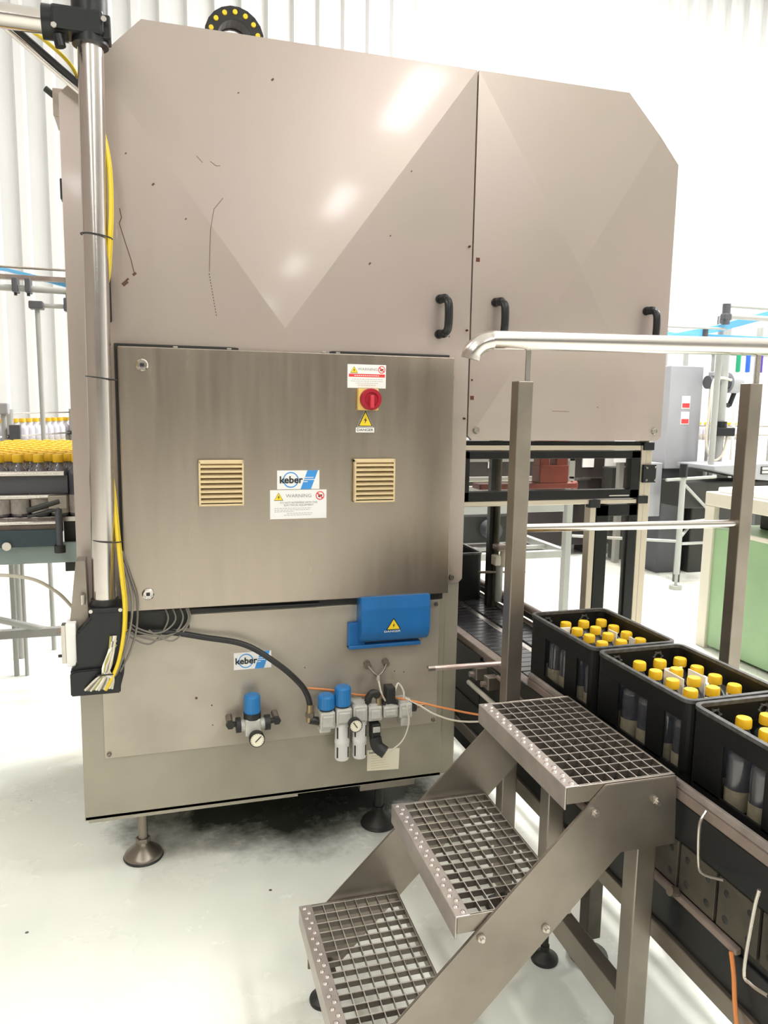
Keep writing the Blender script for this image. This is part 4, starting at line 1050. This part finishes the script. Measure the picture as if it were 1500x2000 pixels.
# tripod stand leg with bars
ts = thing('pipe_stand', 'grey pipe stand with cross bars in front of the feed table', 'stand', (4.15, 5.4, 0))
b = MB(); b.cyl((3.9,5.0,.12),(3.9,5.0,.88),.022,'palefr',16); b.cyl((3.9,5.0,.12),(3.9,5.0,.02),.012,'palefr',10); b.cyl((3.9,5.0,.03),(3.9,5.0,0),.05,'palefr',16); b.build('upright', ts)
b = MB(); b.cyl((3.9,5.0,.88),(3.9,5.0,.98),.03,'black',14); b.build('coupling', ts)
for (a, c) in (((3.75,5.0,.86),(4.2,5.0,.88)),((3.85,5.0,.52),(4.25,5.0,.55)),((3.92,5.0,.82),(4.3,5.1,.55)),((3.92,5.0,.36),(4.48,5.3,.30)),((3.92,5.0,.42),(4.38,5.48,.42)),((3.2,5.4,.38),(3.9,5.0,.38))):
    b = MB(); b.cyl(a, c, .012, 'palefr', 10); b.build('cross_bar', ts)
b = MB(); b.box((4.40,5.5,.0),(4.58,5.9,.80),'dark',.01); tag(b.build('dark_gear_housing'), 'dark gear housing low behind the pipe stand', 'machine')
b = MB(); b.box((4.0,6.12,.22),(6.2,6.28,.86),'dark',.01); b.box((4.1,6.14,0),(4.25,6.26,.22),'dark'); b.box((5.6,6.14,0),(5.75,6.26,.22),'dark'); tag(b.build('dark_conveyor_base'), 'long dark machine base under the far right bottle line', 'machine')
b = MB(); b.box((3.93,5.5,.5),(4.08,5.8,.95),'grey',.006); tag(b.build('small_grey_cabinet'), 'small grey cabinet just right of the guard hinge', 'cabinet')
# poles, far right
for i, (x, y, z0, z1, r, lab) in enumerate(((4.18,5.7,1.0,2.05,.022,'pale pole rising above the electrical column, left of two'),(4.39,5.7,1.0,2.05,.022,'pale pole rising above the electrical column, right of two'),(4.545,5.4,.95,2.15,.032,'thick pale pole with black clamp right of the motor'),(5.05,5.6,.85,2.1,.028,'thick pale pole behind the right rail post'))):
    b = MB(); b.cyl((x,y,z0),(x,y,z1),r,'palefr',14)
    o = tag(b.build('support_pole'), lab, 'pole')
    if i == 2:
        b = MB(); b.cyl((x,y,1.22),(x,y,1.30),.05,'black',14); b.box((x-.08,y-.06,1.18),(x+.10,y,1.25),'black',.006); b.build('clamp', o)
b = MB(); b.cyl((4.46,5.4,1.40),(4.46,5.4,1.02),.012,'white',8); b.build('inner_tube', None) if False else b.bm.free()
cable([(4.60,5.38,1.64),(4.50,5.37,1.655),(4.42,5.37,1.63),(4.40,5.37,1.45),(4.39,5.37,1.12),(4.47,5.37,.98),(4.56,5.37,1.03),(4.60,5.37,1.2)], .011, 'clear', 'pale_cable', 'pale looping cable in front of the electrical column')
# hung cleaning tools
rk = thing('tool_rack', 'steel rack bar with hooks near the right wall', 'rack', (4.9, 5.6, 1.9))
b = MB(); b.box((4.60,5.62,1.86),(5.3,5.66,1.90),'palefr',.004); b.build('rack_bar', rk)
b = MB(); b.cyl((4.62,5.64,0),(4.62,5.64,1.88),.015,'palefr',10); b.build('rack_leg', rk); b = MB(); b.cyl((5.28,5.64,0),(5.28,5.64,1.88),.015,'palefr',10); b.build('rack_leg', rk)
for x, zb, m, lab in ((4.83,.75,'greenh','white cleaning pole with green grip hanging on the rack'),(4.93,1.35,'blueh','cleaning pole with blue grip hanging on the rack'),(5.06,1.35,'purpleh','cleaning pole with purple grip hanging on the rack')):
    t = thing('cleaning_pole', lab, 'cleaning pole', (x, 5.58, zb), group='cleaning poles on the rack')
    b = MB(); b.cyl((x,5.58,zb-.0),(x,5.58,1.80),.013,'white',10); b.build('shaft', t)
    b = MB(); b.cyl((x,5.58,1.72),(x,5.58,1.88),.02,m,12); b.build('grip', t)
# black angled handle tool
b = MB(); b.cyl((4.745,5.5,1.55),(4.70,5.5,1.43),.02,'black',12); b.cyl((4.70,5.5,1.43),(4.66,5.5,1.44),.018,'black',10); b.cyl((4.745,5.5,1.55),(4.76,5.62,1.60),.008,'black',8); b.cyl((4.76,5.62,1.60),(4.76,5.62,1.87),.004,'black',6)
tag(b.build('hand_scraper'), 'black angled hand scraper hanging below the tool rack', 'tool')
# far bottle line on the right
fl = thing('far_bottle_line', 'pale bottle conveyor line with guide rails along the far right', 'conveyor', (4.9, 6.0, 0))
bar('bed', (3.9,5.95,1.04),(6.2,6.1,1.08),'palefr',fl); bar('side_panel', (3.9,5.93,.92),(6.2,5.95,1.12),'tabletop',fl); bar('upper_guide', (3.9,5.93,1.24),(6.2,5.94,1.255),'steel',fl); bar('lower_guide', (3.9,5.93,1.16),(6.2,5.94,1.172),'steel',fl)
for x in (4.0,5.0,6.0): bar('leg', (x,6.0,0),(x+.05,6.05,1.04),'palefr',fl)

# ------------------------------------------------------------------ LEFT BACKGROUND: bottle table
lt = thing('bottle_table', 'wide bottle accumulation table with steel guide rails, left of machine', 'conveyor', (-.9, 3.2, 0))
TZ = .995
bar('table_top', (-1.6,2.86,TZ-.02),(-.215,4.0,TZ),'steel',lt)
bar('front_plate', (-1.6,2.80,.945),(-.30,2.86,TZ-.012),'pink',lt)
b = MB(); b.tube([(-1.6,2.79,1.150),(-.285,2.79,1.150)], .009, 'steel', 12); b.build('guide_rail', lt)
b = MB(); b.tube([(-1.6,2.79,1.073),(-.30,2.79,1.073)], .009, 'steel', 12); b.build('guide_rail', lt)
bar('guide_plate', (-1.6,2.80,1.082),(-.275,2.806,1.142),'greyd',lt)
b = MB(); b.tube([(-1.6,2.79,.985),(-.31,2.79,.985)], .008, 'steel', 12); b.build('guide_rail', lt)
bar('teal_panel', (-1.6,2.78,.905),(-.315,2.80,.962),'teal',lt); bar('pale_panel', (-1.6,2.82,.84),(-.25,2.84,.91),'tealp',lt)
b = MB(); b.cyl((-.468,2.78,.912),(-.468,2.765,.912),.014,'steel',18); b.build('panel_bolt', lt)
b = MB(); b.box((-.335,2.76,1.035),(-.275,2.79,1.08),'matte',.003); b.cyl((-.305,2.77,.90),(-.305,2.77,1.04),.011,'greyd',12); b.cyl((-.305,2.77,.885),(-.305,2.77,.91),.018,'dark',10); b.build('rail_bracket', lt)
b = MB(); b.cyl((-.40,2.765,1.03),(-.30,2.765,1.06),.010,'dark',10); b.cyl((-.40,2.765,1.01),(-.30,2.765,1.035),.006,'dark',8); b.build('clamp_arm', lt)
bar('under_frame', (-.30,2.86,.80),(-.22,3.9,.98),'dark',lt)
for x in (-1.5,-.10):
    for y in (3.3,3.85): bar('leg', (x,y,0),(x+.05,y+.05,.98),'palefr',lt)
bar('floor_bar', (-1.5,3.85,.28),(-.34,3.89,.32),'palefr',lt); b = MB(); b.cyl((-1.4,3.2,.80),(-.5,3.9,.30),.016,'palefr',10); b.build('brace', lt)
cable([(-.9,2.80,.80),(-.6,2.79,.815),(-.42,2.79,.80),(-.33,2.82,.74),(-.28,2.88,.66),(-.24,2.95,.60)], .006, 'clear', 'pale_hose', 'pale hose drooping under the bottle table', 'hose')
s_local[0] = True
tb = make_bottle('table_bottle', .214, .0295, .0180, .027, 'bottle2', 'plabel', .012, .075)
fb = make_bottle('line_bottle', .20, .0285, .0165, .021, 'pale_bottle', 'plabel', .02, .09)
s_local[0] = False
first = True
row = 0; y = 2.852+.03
cnt = 0
while y < 3.97:
    x = -.250 - (.032 if row % 2 else 0)
    k_ = 0
    while x > -.30-.27*y/3.0:
        p = (x+random.uniform(-.002,.002), y, TZ)
        if first: tb.location = p; tb['label'] = 'dark yellow-capped bottle on the bottle table, front row, first from the machine'; tb['group'] = 'bottles on the accumulation table'; first = False
        else: dup(tb, p, f'dark yellow-capped bottle on the bottle table, {ORD[row] if row else "front"} row{" from the front" if row else ""}, {ORD[k_]} from the machine', rotz=random.uniform(-3,3))
        k_ += 1
        x -= .0625
    y += .0545; row += 1
# further line of pale bottles behind, with pale guide rails
f2 = thing('rear_bottle_line', 'pale single file bottle line behind the bottle table', 'conveyor', (-.8, 4.4, 0))
def lin(t): return (-.93+.56*t, 4.05+1.25*t)
b = MB(); b.tube([(-.95,4.0,1.075),(-.35,5.34,1.075)], .03, 'palefr', 8, flat=.5); b.build('bed', f2)
for z in (1.13, 1.20):
    b = MB(); b.tube([(-.90,4.0,z),(-.30,5.34,z)], .005, 'steel', 8); b.build('guide_rail', f2)
b = MB(); b.tube([(-.90,4.02,1.32),(-.30,5.36,1.32)], .004, 'steel', 8); b.build('guide_rail', f2)
for t_ in (.35, .8):
    px, py = lin(t_)
    b = MB(); b.cyl((px+.03,py-.05,0),(px+.03,py-.05,1.34),.018,'palefr',10); b.box((px,py-.08,1.19),(px+.05,py-.03,1.21),'dark',.003); b.box((px,py-.08,1.12),(px+.05,py-.03,1.14),'dark',.003); b.build('guide_post', f2)
first = True
for k in range(22):
    px, py = lin(.0+.046*k)
    if first: fb.location = (px,py,1.09); fb['label'] = 'pale yellow-capped bottle in the single file behind the bottle table, first from the left'; fb['group'] = 'bottles on the rear line'; first = False
    else: dup(fb, (px,py,1.09), f'pale yellow-capped bottle in the single file behind the bottle table, {ORD[k]} from the left')
for k in range(17):
    x = 4.25+.065*k
    dup(fb, (x, 6.02, 1.08), f'pale yellow-capped bottle on the far right line, {ORD[k]} from the left', 'bottles on the far right line')
b = MB(); b.box((-.66,4.12,1.19),(-.61,4.16,1.27),'greyd',.004); b.cyl((-.635,4.14,0),(-.635,4.14,1.19),.01,'palefr',8); tag(b.build('sensor_block'), 'small grey sensor block before the rear bottle line', 'sensor')

# overhead tubes and blue rails, left
ot = thing('overhead_rail', 'grey overhead rail with blue strip crossing the wall, upper left', 'rail', (-.9, 4.6, 2.0))
b = MB(); b.tube([(-1.6,4.6,2.085),(1.2,4.6,2.075)], .006, 'matte', 8); b.build('thin_rod', ot)
bar('grey_beam', (-1.6,4.6,2.022),(1.2,4.65,2.045),'pink',ot)
b = MB(); b.tube([(-1.6,4.55,1.978),(1.2,4.55,1.95)], .017, 'palefr', 14); b.build('tube', ot)
b = MB(); b.prism([(-1.6,2.16),(-.72,2.07),(-.42,2.00),(.2,1.86),(.2,1.92),(-.42,2.025),(-.72,2.035+.05),(-1.6,2.21)], 'y', 4.66, 4.70, 'bluebelt', .001); b.build('blue_strip', ot)
for x in (-.662,-.60):
    b = MB(); b.box((x-.014,4.51,1.945),(x+.014,4.60,2.02),'greyd',.006); b.cyl((x,4.54,1.93),(x,4.54,1.95),.008,'dark',8); b.build('clamp', ot)
b = MB(); b.cyl((-.56,4.55,1.885),(-.35,4.55,1.885),.012,'palefr',10); b.box((-.43,4.52,1.86),(-.39,4.58,1.93),'greyd',.006); b.cyl((-.41,4.55,1.93),(-.41,4.55,1.96),.01,'greyd',8); b.build('hanger', ot)
hp = thing('support_pole', 'slim grey pole with clamp behind the left bottle line', 'pole', (-.55, 4.55, 0))
b = MB(); b.cyl((-.553,4.55,0),(-.562,4.55,1.87),.013,'palefr',12); b.build('tube', hp)
b = MB(); b.box((-.60,4.51,1.865),(-.53,4.59,1.905),'greyd',.006); b.build('clamp', hp)
hp = thing('support_pole', 'short pale pole with square head at the left frame edge', 'pole', (-.69, 4.15, 0))
b = MB(); b.cyl((-.685,4.15,0),(-.685,4.15,1.33),.013,'palefr',12); b.build('tube', hp)
b = MB(); b.box((-.71,4.12,1.32),(-.66,4.18,1.375),'grey',.006); b.build('head', hp)

# right upper blue rails and tubes
orr = thing('overhead_rail', 'blue overhead rail descending with grey tubes, upper right', 'rail', (4.3, 5.0, 2.0))
b = MB(); b.prism([(3.2,1.84),(3.70,1.945),(4.12,2.03),(4.7,2.19),(4.7,2.13),(4.15,1.985),(3.70,1.885),(3.2,1.78)], 'y', 5.0, 5.04, 'bluebelt', .001); b.build('blue_strip', orr)
bar('blue_base', (3.6,5.05,1.925),(5.6,5.09,1.965),'bluebelt',orr)
for z, r in ((2.165,.012),(2.09,.02)):
    b = MB(); b.tube([(4.13,4.95,z),(5.6,4.95,z-.005)], r, 'palefr', 12); b.build('tube', orr)
b = MB(); b.tube([(3.6,4.97,1.995),(4.16,4.97,2.00)], .008, 'palefr', 10); b.build('tube', orr)
b = MB(); b.cyl((4.14,4.95,2.03),(4.14,4.95,2.18),.03,'greyd',12); b.cyl((4.14,4.95,2.085),(4.27,5.15,2.085),.018,'greyd',10); b.box((4.11,4.92,2.06),(4.17,4.98,2.11),'greyd',.008); b.box((4.25,5.10,2.05),(4.29,5.18,2.12),'greyd',.008); b.build('clamp', orr)
b = MB(); b.cyl((4.27,5.15,.962),(4.27,5.15,2.12),.024,'palefr',14); b.build('upright', orr)
b = MB(); b.cyl((4.0,4.99,1.93),(4.0,4.99,2.0),.02,'greyd',10); b.build('small_clamp', orr)
